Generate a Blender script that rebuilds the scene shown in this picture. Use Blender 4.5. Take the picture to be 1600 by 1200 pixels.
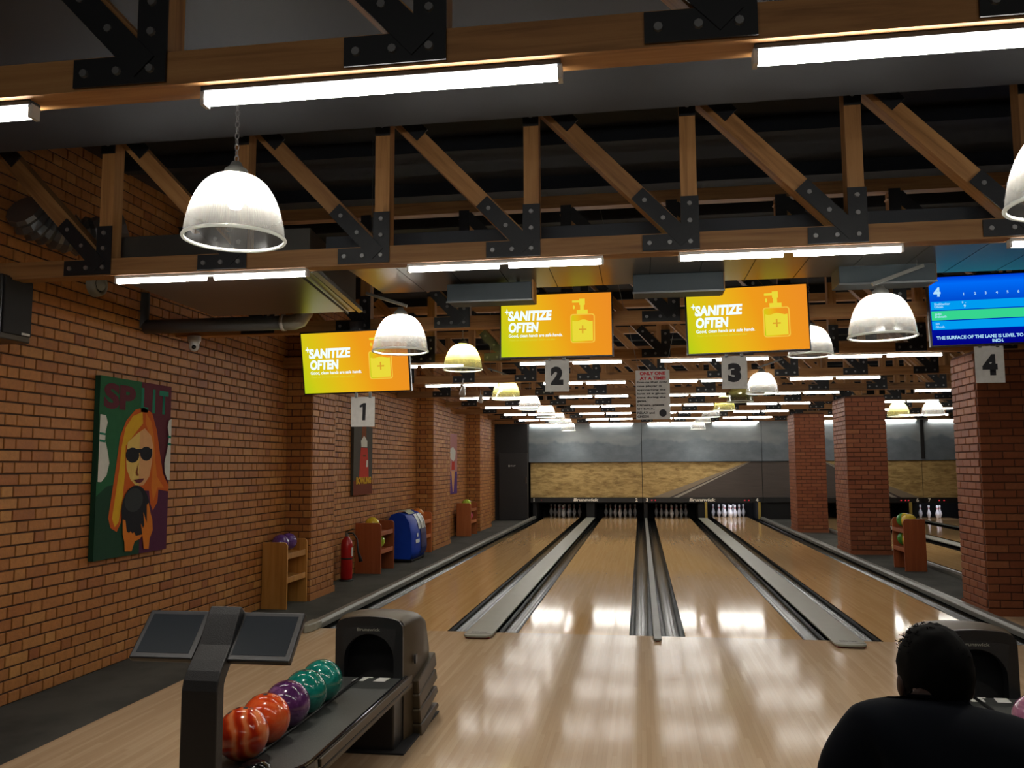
import bpy, math, random
from mathutils import Vector, Matrix
from mathutils import noise as mnoise
random.seed(7)
PI = math.pi
for o in list(bpy.data.objects):
    bpy.data.objects.remove(o)
SC = bpy.context.scene
COL = SC.collection

# ------------------------------------------------------------ camera, world, exposure
CAM_H = 1.594
FPX = 1321.1
pitch, yaw, roll = 0.0966168, -0.1501473, -0.0052776
Fv = Vector((math.sin(yaw)*math.cos(pitch), math.cos(yaw)*math.cos(pitch), math.sin(pitch)))
R0 = Vector((math.cos(yaw), -math.sin(yaw), 0)); U0 = R0.cross(Fv)
Rv = math.cos(roll)*R0 + math.sin(roll)*U0
Uv = -math.sin(roll)*R0 + math.cos(roll)*U0
cd = bpy.data.cameras.new('camera'); cam = bpy.data.objects.new('camera', cd); COL.objects.link(cam)
cd.sensor_fit = 'HORIZONTAL'; cd.sensor_width = 36.0; cd.lens = FPX/1600*36.0
cd.clip_start = 0.05; cd.clip_end = 200
cam.matrix_world = Matrix(((Rv.x, Uv.x, -Fv.x, 0), (Rv.y, Uv.y, -Fv.y, 0), (Rv.z, Uv.z, -Fv.z, CAM_H), (0, 0, 0, 1)))
SC.camera = cam
W = bpy.data.worlds.new('world'); SC.world = W; W.use_nodes = True
W.node_tree.nodes['Background'].inputs[0].default_value = (0.30, 0.34, 0.42, 1)
W.node_tree.nodes['Background'].inputs[1].default_value = 0.012
SC.view_settings.view_transform = 'Standard'; SC.view_settings.look = 'None'
SC.view_settings.exposure = 0.36; SC.view_settings.gamma = 1.0; SC.view_settings.use_curve_mapping = False
try:
    SC.cycles.use_denoising = True
    SC.cycles.max_bounces = 7; SC.cycles.diffuse_bounces = 3; SC.cycles.glossy_bounces = 3
    SC.cycles.transmission_bounces = 5; SC.cycles.transparent_max_bounces = 8
    SC.cycles.caustics_reflective = False; SC.cycles.caustics_refractive = False
    SC.cycles.sample_clamp_indirect = 6.0
except Exception:
    pass
TUBE_L = 30.0       # radiance of the strip lights
LAMP_W = 135.0       # watts of each dome lamp
CAMP = Vector((0, 0, CAM_H))
def project(p):
    d = Vector(p) - CAMP; z = d.dot(Fv)
    if z < .05: return None
    return (800 + FPX*d.dot(Rv)/z, 600 - FPX*d.dot(Uv)/z, z)

# ------------------------------------------------------------ materials
MATS = {}
class NT:
    def __init__(s, name):
        s.m = bpy.data.materials.new(name); s.m.use_nodes = True
        s.t = s.m.node_tree; s.t.nodes.clear()
        s.out = s.n('ShaderNodeOutputMaterial'); MATS[name] = s.m
    def n(s, typ, **k):
        nd = s.t.nodes.new(typ)
        for a, b in k.items():
            if a.startswith('i_'):
                key = a[2:]; key = int(key) if key.isdigit() else key.replace('_', ' ')
                nd.inputs[key].default_value = b
            else: setattr(nd, a, b)
        return nd
    def l(s, a, b): s.t.links.new(a, b)
    def pb(s, col=(.8, .8, .8), rough=.5, metal=0, **k):
        p = s.n('ShaderNodeBsdfPrincipled')
        if not hasattr(col, 'links') and isinstance(col, tuple): p.inputs['Base Color'].default_value = (*col[:3], 1)
        else: s.l(col, p.inputs['Base Color'])
        if isinstance(rough, (int, float)): p.inputs['Roughness'].default_value = rough
        else: s.l(rough, p.inputs['Roughness'])
        p.inputs['Metallic'].default_value = metal
        for a, b in k.items(): p.inputs[a.replace('_', ' ')].default_value = b
        s.l(p.outputs[0], s.out.inputs[0]); return p
    def noise(s, vec=None, scale=5, detail=3, rough=.5, dist=0):
        n = s.n('ShaderNodeTexNoise'); n.inputs['Scale'].default_value = scale; n.inputs['Detail'].default_value = detail
        n.inputs['Roughness'].default_value = rough; n.inputs['Distortion'].default_value = dist
        if vec is not None: s.l(vec, n.inputs['Vector'])
        return n.outputs['Fac']
    def ramp(s, fac, stops):
        r = s.n('ShaderNodeValToRGB'); e = r.color_ramp.elements
        while len(e) < len(stops): e.new(.5)
        for i, (p, c) in enumerate(stops): e[i].position = p; e[i].color = (*c, 1)
        s.l(fac, r.inputs[0]); return r.outputs[0]
    def mp(s, vec, sc=(1, 1, 1), loc=(0, 0, 0)):
        m = s.n('ShaderNodeMapping'); m.inputs['Scale'].default_value = sc; m.inputs['Location'].default_value = loc
        s.l(vec, m.inputs[0]); return m.outputs[0]
    def oc(s): return s.n('ShaderNodeTexCoord').outputs['Object']
    def mix(s, fac, a, b, mode='MIX'):
        m = s.n('ShaderNodeMix', data_type='RGBA', blend_type=mode)
        for src, idx in ((fac, 0), (a, 6), (b, 7)):
            if isinstance(src, (int, float)): m.inputs[idx].default_value = src
            elif isinstance(src, tuple): m.inputs[idx].default_value = (*src, 1)
            else: s.l(src, m.inputs[idx])
        return m.outputs[2]
    def math(s, op, a, b=None):
        m = s.n('ShaderNodeMath', operation=op)
        for i, v in enumerate((a, b)):
            if v is None: continue
            if isinstance(v, (int, float)): m.inputs[i].default_value = v
            else: s.l(v, m.inputs[i])
        return m.outputs[0]
    def bump(s, p, h, strength=.3, dist=.01):
        b = s.n('ShaderNodeBump'); b.inputs['Strength'].default_value = strength; b.inputs['Distance'].default_value = dist
        s.l(h, b.inputs['Height']); s.l(b.outputs[0], p.inputs['Normal'])
def plain(name, col, rough=.5, metal=0, bump=0, bs=60, var=.12, **k):
    t = NT(name); v = t.oc(); nz = t.noise(v, bs*.2, 4)
    c = t.mix(nz, tuple(x*(1-var) for x in col), tuple(min(1, x*(1+var)) for x in col))
    p = t.pb(c, rough, metal, **k)
    if bump: t.bump(p, t.noise(v, bs, 3), bump, .004)
    return t.m
def emit(name, col, s=1.0):
    t = NT(name); e = t.n('ShaderNodeEmission'); e.inputs[0].default_value = (*col, 1); e.inputs[1].default_value = s
    t.l(e.outputs[0], t.out.inputs[0]); return t.m

def brick_mat(name, source, stops, dark=1.0):
    t = NT(name)
    if source == 'obj': r = t.n('ShaderNodeObjectInfo').outputs['Random']
    else: r = t.n('ShaderNodeNewGeometry').outputs['Random Per Island']
    c = t.ramp(r, [(p, tuple(x*dark for x in cc)) for p, cc in stops])
    pos = t.n('ShaderNodeNewGeometry').outputs['Position']
    nz = t.noise(pos, 28, 5, .6); c2 = t.mix(t.math('MULTIPLY', nz, .6), c, (.10*dark, .035*dark, .015*dark))
    chip = t.ramp(t.noise(t.mp(pos, (5, 5, 16)), 1.3, 6, .7), [(.73, (0, 0, 0)), (.76, (1, 1, 1))])
    c3 = t.mix(t.math('MULTIPLY', chip, .35), c2, (.42, .34, .26))
    p = t.pb(c3, .62); p.inputs['Specular IOR Level'].default_value = .4
    t.bump(p, t.noise(pos, 70, 4), .5, .004)
    return t.m
WALLST = [(0, (.42, .145, .032)), (.3, (.55, .225, .050)), (.6, (.48, .185, .042)), (.85, (.62, .29, .075)), (1, (.37, .115, .028))]
COLST = [(0, (.24, .062, .024)), (.4, (.34, .105, .038)), (.8, (.28, .078, .028)), (1, (.42, .155, .062))]
brick_mat('brick_wall_one', 'obj', WALLST); brick_mat('brick_wall_many', 'isl', WALLST)
brick_mat('brick_column_one', 'obj', COLST); brick_mat('brick_column_many', 'isl', COLST)
plain('mortar', (.055, .030, .020), .9, bump=.4)
plain('mortar_red', (.095, .036, .020), .9, bump=.4)

def wood_mat(name, c1, c2, c3, rough=.55, axis='x', rnd=True, sc=1.0, coat=0.0):
    t = NT(name); v = t.oc()
    r = t.n('ShaderNodeObjectInfo').outputs['Random']
    va = t.n('ShaderNodeVectorMath', operation='ADD'); t.l(v, va.inputs[0]); 
    cmb = t.n('ShaderNodeCombineXYZ'); t.l(t.math('MULTIPLY', r, 17.0), cmb.inputs[0]); t.l(t.math('MULTIPLY', r, 31.0), cmb.inputs[2]); t.l(cmb.outputs[0], va.inputs[1])
    s = {'x': (1.2*sc, 22*sc, 22*sc), 'z': (22*sc, 22*sc, 1.2*sc), 'y': (22*sc, 1.2*sc, 22*sc)}[axis]
    g = t.noise(t.mp(va.outputs[0], s), 1.0, 6, .62, .6)
    c = t.ramp(g, [(.25, c1), (.5, c2), (.75, c3)])
    knot = t.ramp(t.noise(t.mp(va.outputs[0], tuple(max(2.5, x*.35) for x in s)), 1.0, 2), [(.70, (0, 0, 0)), (.78, (1, 1, 1))])
    c = t.mix(t.math('MULTIPLY', knot, .7), c, tuple(x*.35 for x in c1))
    hs = t.n('ShaderNodeHueSaturation'); t.l(c, hs.inputs['Color']); t.l(t.math('ADD', t.math('MULTIPLY', r, .5), .75), hs.inputs['Value'])
    p = t.pb(hs.outputs[0] if rnd else c, rough); p.inputs['Coat Weight'].default_value = coat
    t.bump(p, g, .15, .003); return t.m
wood_mat('timber', (.19, .085, .028), (.37, .18, .060), (.47, .255, .095), .6, 'x')
wood_mat('timber_upright', (.19, .085, .028), (.37, .18, .060), (.47, .255, .095), .6, 'z')
wood_mat('pine_rack', (.32, .135, .022), (.46, .21, .045), (.52, .26, .07), .45, 'z', True)
wood_mat('red_rack', (.26, .055, .016), (.33, .08, .022), (.37, .10, .03), .45, 'z', True)
wood_mat('orange_rack', (.33, .085, .02), (.42, .12, .03), (.46, .15, .04), .45, 'z', True)

def lane_mat(name, board, cols, rough=.08, var=.5):
    t = NT(name); v = t.n('ShaderNodeNewGeometry').outputs['Position']
    sep = t.n('ShaderNodeSeparateXYZ'); t.l(v, sep.inputs[0])
    bi = t.math('FLOOR', t.math('DIVIDE', sep.outputs[0], board))
    w1 = t.n('ShaderNodeTexWhiteNoise', noise_dimensions='1D'); t.l(bi, w1.inputs['W'])
    seg = t.math('FLOOR', t.math('ADD', t.math('DIVIDE', sep.outputs[1], 1.1), t.math('MULTIPLY', w1.outputs['Value'], 7)))
    cmb = t.n('ShaderNodeCombineXYZ'); t.l(bi, cmb.inputs[0]); t.l(seg, cmb.inputs[1])
    w2 = t.n('ShaderNodeTexWhiteNoise', noise_dimensions='3D'); t.l(cmb.outputs[0], w2.inputs['Vector'])
    g = t.noise(t.mp(v, (70, 2.2, 1)), 1.0, 5, .65, .4)
    f = t.math('ADD', t.math('MULTIPLY', w2.outputs['Value'], var), t.math('MULTIPLY', g, 1-var))
    c = t.ramp(f, [(.15, cols[0]), (.5, cols[1]), (.85, cols[2])])
    fr = t.math('FRACT', t.math('DIVIDE', sep.outputs[0], board))
    ln = t.math('LESS_THAN', fr, .045)
    c = t.mix(t.math('MULTIPLY', ln, .25), c, tuple(x*.35 for x in cols[0]))
    big = t.noise(v, 1.3, 4); r = t.math('ADD', t.math('MULTIPLY', big, .03), rough-.015)
    p = t.pb(c, r); p.inputs['Specular IOR Level'].default_value = .07
    t.bump(p, t.noise(t.mp(v, (1.5, .8, 1)), 1.0, 1), .008, .01)
    return t.m
lane_mat('lane_wood', .027, ((.49, .295, .130), (.54, .335, .155), (.59, .38, .185)))
lane_mat('approach_wood', .027, ((.44, .305, .185), (.49, .35, .22), (.54, .40, .26)), .115)
def carpet():
    t = NT('carpet'); v = t.n('ShaderNodeNewGeometry').outputs['Position']
    f = t.noise(v, 260, 4, .7); b = t.noise(t.mp(v, (1.2, .9, 1)), 1.4, 4, .6)
    c = t.mix(f, (.018, .017, .015), (.10, .098, .085)); c = t.mix(t.ramp(b, [(.35, (0, 0, 0)), (.6, (1, 1, 1))]), (.016, .016, .014), c)
    wv = t.noise(t.mp(v, (.8, 7, 1)), 1.0, 4, .6)
    c = t.mix(t.math('MULTIPLY', wv, .5), c, (.060, .062, .052))
    p = t.pb(c, .95); t.bump(p, f, .6, .006)
carpet()
plain('gutter_black', (.006, .007, .007), .18, 0, 0, 12, **{'IOR': 1.17})
plain('cap_grey', (.25, .25, .21), .38, 0, .05, 30)
plain('cap_steel', (.17, .17, .155), .42, .2)
plain('cap_red', (.30, .02, .02), .4)
plain('black_plastic', (.012, .012, .013), .32)
plain('black_gloss', (.006, .006, .007), .1)
plain('black_matte', (.010, .010, .011), .75)
plain('near_black', (.0035, .0035, .004), .8)
plain('dark_panel', (.013, .013, .014), .45, 0, .3, 300)
plain('bronze', (.060, .043, .023), .45, .1)
plain('tray_grey', (.055, .058, .055), .45, 0, .3, 150)
plain('steel_plate', (.0065, .0075, .010), .5, .0)
plain('bolt_metal', (.30, .30, .30), .35, .7)
plain('galvanised', (.17, .18, .185), .34, .75, .1, 8, .25)
plain('duct_dark', (.019, .024, .033), .6, 0, .1, 10, .2)
plain('duct_under', (.095, .090, .082), .30, .55, .12, 6, .25)
plain('box_slate', (.040, .056, .066), .55, .1, .2, 40)
plain('ceiling_dark', (.012, .016, .024), .85, 0, .3, 8)
plain('white_plastic', (.62, .62, .60), .4)
plain('paper_white', (.72, .72, .68), .7)
plain('chrome', (.55, .55, .55), .2, 1)
plain('sign_white', (.62, .62, .60), .75, 0, .1, 120, .18)
plain('ink', (.012, .012, .016), .7); plain('ink_red', (.55, .02, .03), .7)
plain('pipe_grey', (.075, .080, .085), .4)
plain('red_enamel', (.42, .012, .012), .22); plain('rubber', (.01, .01, .01), .6)
plain('blue_vinyl', (.006, .045, .40), .45, 0, .5, 9, .5, **{'Specular_IOR_Level': .2}); plain('blue_dark', (.006, .015, .11), .4)
plain('white_vinyl', (.60, .68, .70), .4); plain('cream_vinyl', (.42, .48, .34), .4)
plain('yellow_post', (.42, .30, .06), .5)
plain('mask_black', (.012, .012, .012), .4); plain('mask_text', (.85, .82, .72), .5)
plain('hair', (.0012, .0011, .0011), .8, **{'Specular_IOR_Level': .1}); plain('skin', (.05, .022, .014), .6)
plain('shirt', (.003, .0042, .0075), .9, **{'Specular_IOR_Level': .1}); plain('trousers', (.008, .009, .014), .9)
plain('fabric_black', (.006, .006, .006), .9)
emit('tube_glow', (1.0, .97, .90), TUBE_L); emit('tube_glow_far', (.93, .97, 1.0), TUBE_L)
emit('bulb_glow', (1, .97, .92), 10.0); emit('bulb_glow_warm', (1, .93, .62), 14.0)
emit('indicator_red', (1, .05, .08), .45)
emit('tv_white', (.80, .96, 1.0), 0.887); emit('tv_shadow', (.75, .62, .45), 0.710); emit('tv_yellow', (.95, .80, .05), 0.674); emit('tv_lime', (.80, .80, .05), 0.674)
emit('tv_outline', (.98, .62, .06), 0.710); emit('tv_plus', (.85, .42, .03), 0.639)
emit('tv_cyan', (.0, .36, .95), 0.710); emit('tv_green', (.04, .72, .30), 0.710); emit('tv_pale', (.45, .78, 1.0), 0.745)
def screen_orange():
    t = NT('tv_orange'); g = t.n('ShaderNodeTexCoord').outputs['Generated']
    sp = t.n('ShaderNodeSeparateXYZ'); t.l(g, sp.inputs[0])
    f = t.math('ADD', t.math('MULTIPLY', sp.outputs[0], .85), t.math('MULTIPLY', sp.outputs[2], .18))
    c = t.ramp(f, [(.0, (.50, .68, .01)), (.12, (.70, .66, .01)), (.38, (.90, .52, .012)), (.62, (.95, .36, .012)), (1, (.93, .30, .02))])
    e = t.n('ShaderNodeEmission'); t.l(c, e.inputs[0]); e.inputs[1].default_value = .70; t.l(e.outputs[0], t.out.inputs[0])
screen_orange()
def screen_blue():
    t = NT('tv_blue'); g = t.n('ShaderNodeTexCoord').outputs['Generated']
    sp = t.n('ShaderNodeSeparateXYZ'); t.l(g, sp.inputs[0])
    c = t.ramp(sp.outputs[2], [(0, (.0, .0, .20)), (.25, (.0, .006, .36)), (.6, (.0, .06, .60)), (.9, (.0, .16, 1.0)), (1, (.0, .05, .7))])
    e = t.n('ShaderNodeEmission'); t.l(c, e.inputs[0]); e.inputs[1].default_value = .72; t.l(e.outputs[0], t.out.inputs[0])
screen_blue()
def console_screen():
    t = NT('console_screen'); p = t.pb((.008, .010, .012), .30); p.inputs['Specular IOR Level'].default_value = .10
    p.inputs['Emission Color'].default_value = (.35, .45, .6, 1); p.inputs['Emission Strength'].default_value = .008
console_screen()
def dome(name, col, dens):
    t = NT(name); v = t.oc()
    tr = t.n('ShaderNodeBsdfTransparent'); tr.inputs[0].default_value = (1, 1, 1, 1)
    tl = t.n('ShaderNodeBsdfTranslucent'); tl.inputs[0].default_value = (*col, 1)
    gl = t.n('ShaderNodeBsdfGlossy'); gl.inputs[0].default_value = (.9, .9, .9, 1); gl.inputs['Roughness'].default_value = .18
    m1 = t.n('ShaderNodeMixShader'); t.l(tr.outputs[0], m1.inputs[1]); t.l(tl.outputs[0], m1.inputs[2])
    sp = t.n('ShaderNodeSeparateXYZ'); t.l(v, sp.inputs[0])
    ang = t.math('ARCTAN2', sp.outputs[1], sp.outputs[0])
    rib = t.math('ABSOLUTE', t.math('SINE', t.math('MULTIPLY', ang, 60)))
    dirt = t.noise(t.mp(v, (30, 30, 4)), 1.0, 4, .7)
    f = t.math('ADD', t.math('MULTIPLY', dirt, .45), t.math('ADD', t.math('MULTIPLY', rib, .12), t.math('ADD', dens-.35, t.math('MULTIPLY', sp.outputs[2], 3.2))))  # density climbs with height so the upper shade looks lit from inside
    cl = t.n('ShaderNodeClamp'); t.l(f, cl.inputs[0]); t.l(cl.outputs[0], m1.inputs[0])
    t.l(t.ramp(t.math('MULTIPLY', sp.outputs[2], 3.5), [(0, tuple(x*.07 for x in col)), (.30, tuple(x*.13 for x in col)), (.62, tuple(x*.6 for x in col)), (.8, col)]), tl.inputs[0])  # bulb glow painted into the tint: dim at the rim, full near the top
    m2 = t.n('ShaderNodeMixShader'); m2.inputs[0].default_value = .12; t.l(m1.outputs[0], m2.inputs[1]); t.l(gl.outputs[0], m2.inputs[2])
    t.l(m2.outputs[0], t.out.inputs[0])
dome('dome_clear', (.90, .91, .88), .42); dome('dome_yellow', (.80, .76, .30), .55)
def marble(name, a, b, c, sc=9):
    t = NT(name); v = t.oc(); n1 = t.noise(v, sc, 5, .6, 1.4)
    p = t.pb(t.ramp(n1, [(.3, a), (.5, b), (.68, c)]), .12); p.inputs['Coat Weight'].default_value = .5
def striped(name, a, b, c):
    t = NT(name); v = t.oc(); w = t.n('ShaderNodeTexWave'); w.inputs['Scale'].default_value = 5.5; w.inputs['Distortion'].default_value = 6; w.inputs['Detail'].default_value = 3
    t.l(v, w.inputs[0]); p = t.pb(t.ramp(w.outputs['Fac'], [(.1, a), (.5, b), (.9, c)]), .12); p.inputs['Coat Weight'].default_value = .5
striped('ball_orange_stripe', (.38, .022, .006), (.60, .07, .012), (.72, .20, .07))
marble('ball_orange', (.40, .022, .006), (.64, .07, .012), (.70, .16, .05), 7)
marble('ball_purple', (.035, .008, .045), (.09, .025, .11), (.22, .10, .24))
marble('ball_teal', (.002, .10, .085), (.006, .18, .14), (.03, .28, .24))
marble('ball_violet', (.06, .02, .14), (.14, .06, .28), (.05, .02, .12))
marble('ball_pink', (.50, .03, .10), (.62, .06, .16), (.72, .16, .28)); marble('ball_lime', (.25, .42, .03), (.40, .58, .05), (.50, .66, .12))
marble('ball_yellow', (.55, .38, .02), (.70, .50, .03), (.75, .60, .10)); marble('ball_amber', (.55, .13, .02), (.68, .20, .03), (.75, .30, .06))
marble('ball_mauve', (.22, .08, .16), (.34, .14, .24), (.45, .22, .33))
def two_tone():
    t = NT('ball_green_yellow'); v = t.oc(); sp = t.n('ShaderNodeSeparateXYZ'); t.l(v, sp.inputs[0])
    f = t.math('ADD', sp.outputs[0], t.math('MULTIPLY', t.noise(v, 12, 3), .03))
    p = t.pb(t.ramp(f, [(.0, (.04, .22, .03)), (.02, (.72, .50, .02))]), .15)
two_tone()
def pin_mat():
    t = NT('pin_white'); sp = t.n('ShaderNodeSeparateXYZ'); t.l(t.oc(), sp.inputs[0])
    z = sp.outputs[2]
    a = t.math('MULTIPLY', t.math('GREATER_THAN', z, .262), t.math('LESS_THAN', z, .274))
    b = t.math('MULTIPLY', t.math('GREATER_THAN', z, .286), t.math('LESS_THAN', z, .298))
    p = t.pb(t.mix(t.math('MAXIMUM', a, b), (.82, .82, .84), (.60, .02, .03)), .2)
pin_mat()
def mural_sky():
    t = NT('mural_sky'); v = t.n('ShaderNodeNewGeometry').outputs['Position']
    n1 = t.noise(t.mp(v, (.55, 1, 1.3)), 1.6, 5, .55)
    c = t.ramp(n1, [(.3, (.16, .19, .21)), (.55, (.25, .28, .295)), (.75, (.34, .375, .38))])
    sp = t.n('ShaderNodeSeparateXYZ'); t.l(v, sp.inputs[0])
    mt = t.n('ShaderNodeTexNoise', noise_dimensions='1D'); mt.inputs['Scale'].default_value = .9; mt.inputs['Detail'].default_value = 5; t.l(sp.outputs[0], mt.inputs['W'])
    ridge = t.math('ADD', 1.95, t.math('MULTIPLY', mt.outputs['Fac'], .75))
    m = t.math('MULTIPLY', t.math('SUBTRACT', ridge, sp.outputs[2]), 14)
    cl = t.n('ShaderNodeClamp'); t.l(m, cl.inputs[0])
    n2 = t.noise(t.mp(v, (2, 1, 3.2)), 1.5, 5, .6)
    mc = t.ramp(n2, [(.3, (.12, .15, .18)), (.7, (.175, .21, .24))])
    t.pb(t.mix(cl.outputs[0], c, mc), .6)
mural_sky()
def mural_ground():
    t = NT('mural_ground'); v = t.n('ShaderNodeNewGeometry').outputs['Position']
    n1 = t.noise(t.mp(v, (2.2, 1, 8)), 1.6, 6, .65, .5)
    c = t.ramp(n1, [(.3, (.22, .135, .040)), (.46, (.40, .27, .095)), (.6, (.58, .41, .165)), (.75, (.30, .21, .075))])
    sp = t.n('ShaderNodeSeparateXYZ'); t.l(v, sp.inputs[0]); X, Z = sp.outputs[0], sp.outputs[2]
    k = t.math('DIVIDE', t.math('SUBTRACT', Z, .58), 1.05)
    left = t.math('ADD', .71, t.math('MULTIPLY', k, 2.37)); right = t.math('SUBTRACT', 7.5, t.math('MULTIPLY', k, 2.1))
    dl = t.math('SUBTRACT', X, left); dr = t.math('SUBTRACT', right, X); d = t.math('MINIMUM', dl, dr)
    onroad = t.math('GREATER_THAN', d, 0)
    wd = t.math('SUBTRACT', 1.15, k)
    line = t.math('MULTIPLY', t.math('GREATER_THAN', d, t.math('MULTIPLY', wd, .10)), t.math('LESS_THAN', d, t.math('MULTIPLY', wd, .24)))
    verge = t.math('MULTIPLY', t.math('GREATER_THAN', d, t.math('MULTIPLY', wd, -.45)), t.math('LESS_THAN', d, 0))
    road = t.mix(t.noise(t.mp(v, (1, 1, 14)), 2, 5), (.062, .050, .044), (.110, .090, .080))
    c = t.mix(verge, c, (.30, .24, .17)); c = t.mix(onroad, c, road); c = t.mix(line, c, (.42, .38, .32))
    t.pb(c, .6)
mural_ground()
def M(*n): return [MATS[x] for x in n]

# ------------------------------------------------------------ mesh builder
class MB:
    def __init__(s): s.v = []; s.f = []; s.mi = []; s.sm = []
    def add(s, vs, fs, mi=0, smooth=False):
        b = len(s.v); s.v += [tuple(p) for p in vs]
        for f in fs: s.f.append(tuple(b+i for i in f)); s.mi.append(mi); s.sm.append(smooth)
        return s
    def box(s, x0, x1, y0, y1, z0, z1, mi=0):
        vs = [(x, y, z) for x in (x0, x1) for y in (y0, y1) for z in (z0, z1)]
        return s.add(vs, [(0, 1, 3, 2), (4, 6, 7, 5), (0, 4, 5, 1), (2, 3, 7, 6), (0, 2, 6, 4), (1, 5, 7, 3)], mi)
    def beam(s, a, b, w, d, up=(0, 1, 0), mi=0):       # box from a to b, w across, d along 'up'
        a, b, up = Vector(a), Vector(b), Vector(up); t = (b-a).normalized(); u = (up - t*up.dot(t)).normalized(); n = t.cross(u)
        vs = [p + n*sx*w/2 + u*sy*d/2 for p in (a, b) for sx, sy in ((-1, -1), (1, -1), (1, 1), (-1, 1))]
        return s.add(vs, [(3, 2, 1, 0), (4, 5, 6, 7), (0, 1, 5, 4), (1, 2, 6, 5), (2, 3, 7, 6), (3, 0, 4, 7)], mi)
    def tube(s, pts, r, n=10, mi=0, cap=True, smooth=True):
        pts = [Vector(p) for p in pts]; rs = r if isinstance(r, (list, tuple)) else [r]*len(pts)
        vs = []; prev = None
        for i, p in enumerate(pts):
            t = (pts[min(i+1, len(pts)-1)] - pts[max(i-1, 0)]).normalized()
            if prev is None:
                a = Vector((0, 0, 1)) if abs(t.z) < .9 else Vector((1, 0, 0)); u = t.cross(a).normalized()
            else: u = (prev - t*prev.dot(t)).normalized()
            prev = u; w = t.cross(u)
            vs += [p + (u*math.cos(2*PI*k/n) + w*math.sin(2*PI*k/n))*rs[i] for k in range(n)]
        fs = [(i*n+k, i*n+(k+1) % n, (i+1)*n+(k+1) % n, (i+1)*n+k) for i in range(len(pts)-1) for k in range(n)]
        s.add(vs, fs, mi, smooth)
        if cap:
            b = len(s.v)-len(vs); s.f.append(tuple(b+k for k in range(n))[::-1]); s.f.append(tuple(b+(len(pts)-1)*n+k for k in range(n)))
            s.mi += [mi, mi]; s.sm += [False, False]
        return s
    def lathe(s, prof, n=24, c=(0, 0, 0), mi=0, close=False):
        vs = [(c[0]+r*math.cos(2*PI*k/n), c[1]+r*math.sin(2*PI*k/n), c[2]+z) for r, z in prof for k in range(n)]
        m = len(prof); rng = range(m if close else m-1)
        fs = [(i*n+k, i*n+(k+1) % n, ((i+1) % m)*n+(k+1) % n, ((i+1) % m)*n+k) for i in rng for k in range(n)]
        return s.add(vs, fs, mi, True)
    def sphere(s, c, r, n=24, m=14, mi=0, sc=(1, 1, 1)):
        prof = [(max(1e-4, math.sin(PI*i/m))*r, -math.cos(PI*i/m)*r) for i in range(m+1)]
        b = len(s.v); s.lathe(prof, n, (0, 0, 0), mi)
        for i in range(b, len(s.v)):
            x, y, z = s.v[i]; s.v[i] = (c[0]+x*sc[0], c[1]+y*sc[1], c[2]+z*sc[2])
        return s
    def prism(s, poly, fn, t0, t1, mi=0, smooth=False):  # poly of (a,b); fn(a,b,t)->xyz
        n = len(poly); vs = [fn(a, b, t0) for a, b in poly]+[fn(a, b, t1) for a, b in poly]
        fs = [tuple(range(n))[::-1], tuple(range(n, 2*n))]
        s.add(vs, fs, mi); b = len(s.v)-2*n
        for i in range(n):
            s.f.append((b+i, b+(i+1) % n, b+n+(i+1) % n, b+n+i)); s.mi.append(mi); s.sm.append(smooth)
        return s
    def mesh(s, name, mats):
        me = bpy.data.meshes.new(name); me.from_pydata(s.v, [], s.f)
        for m in mats: me.materials.append(m)
        me.polygons.foreach_set('material_index', s.mi); me.polygons.foreach_set('use_smooth', s.sm)
        me.update(); return me
    def build(s, name, mats, parent=None, loc=None, rot=None, bevel=0, seg=2):
        o = link(name, s.mesh(name, mats), parent, loc, rot)
        fixn(o)
        if bevel:
            b = o.modifiers.new('bevel', 'BEVEL'); b.width = bevel; b.segments = seg; b.limit_method = 'ANGLE'; b.angle_limit = .6
        return o
import bmesh
def fixn(o):
    bm = bmesh.new(); bm.from_mesh(o.data); bmesh.ops.recalc_face_normals(bm, faces=bm.faces); bm.to_mesh(o.data); bm.free()
def link(name, data, parent=None, loc=None, rot=None):
    o = bpy.data.objects.new(name, data); COL.objects.link(o)
    if loc: o.location = loc
    if rot: o.rotation_euler = rot
    if parent: o.parent = parent
    return o
def tag(o, label=None, cat=None, group=None, kind=None):
    if label: o['label'] = label
    if cat: o['category'] = cat
    if group: o['group'] = group
    if kind: o['kind'] = kind
    return o
def thing(name, loc, label, cat, group=None, rot=None):
    return tag(link(name, None, None, loc, rot), label, cat, group)
def dup(o, parent=None):
    c = o.copy(); COL.objects.link(c); c.parent = parent
    for ch in [x for x in KIDS.get(o.name, [])]: dup(ch, c)
    return c
def index_children():
    KIDS.clear()
    for x in bpy.data.objects:
        if x.parent: KIDS.setdefault(x.parent.name, []).append(x)
KIDS = {}
def text_mesh(s, w=None, h=None, bold=0.0, shear=0.0, align='LEFT', space=1.0):
    cu = bpy.data.curves.new('lettering', 'FONT'); cu.body = s; cu.size = 1; cu.offset = bold; cu.shear = shear; cu.align_x = 'LEFT'; cu.space_character = space
    cu.extrude = 0.0; cu.resolution_u = 4
    ob = bpy.data.objects.new('lettering', cu); COL.objects.link(ob)
    dg = bpy.context.evaluated_depsgraph_get(); me = bpy.data.meshes.new_from_object(ob.evaluated_get(dg))
    bpy.data.objects.remove(ob)
    xs = [v.co.x for v in me.vertices]; ys = [v.co.y for v in me.vertices]
    x0, x1, y0, y1 = min(xs), max(xs), min(ys), max(ys)
    sx = (w/(x1-x0)) if w else None; sy = (h/(y1-y0)) if h else None
    if sx is None: sx = sy
    if sy is None: sy = sx
    for v in me.vertices:
        x = (v.co.x-x0)*sx; y = (v.co.y-y0)*sy
        if align == 'CENTER': x -= (x1-x0)*sx/2
        v.co = (x, 0, y)            # text in local XZ plane, facing -Y
    me.materials.clear(); return me
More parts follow.
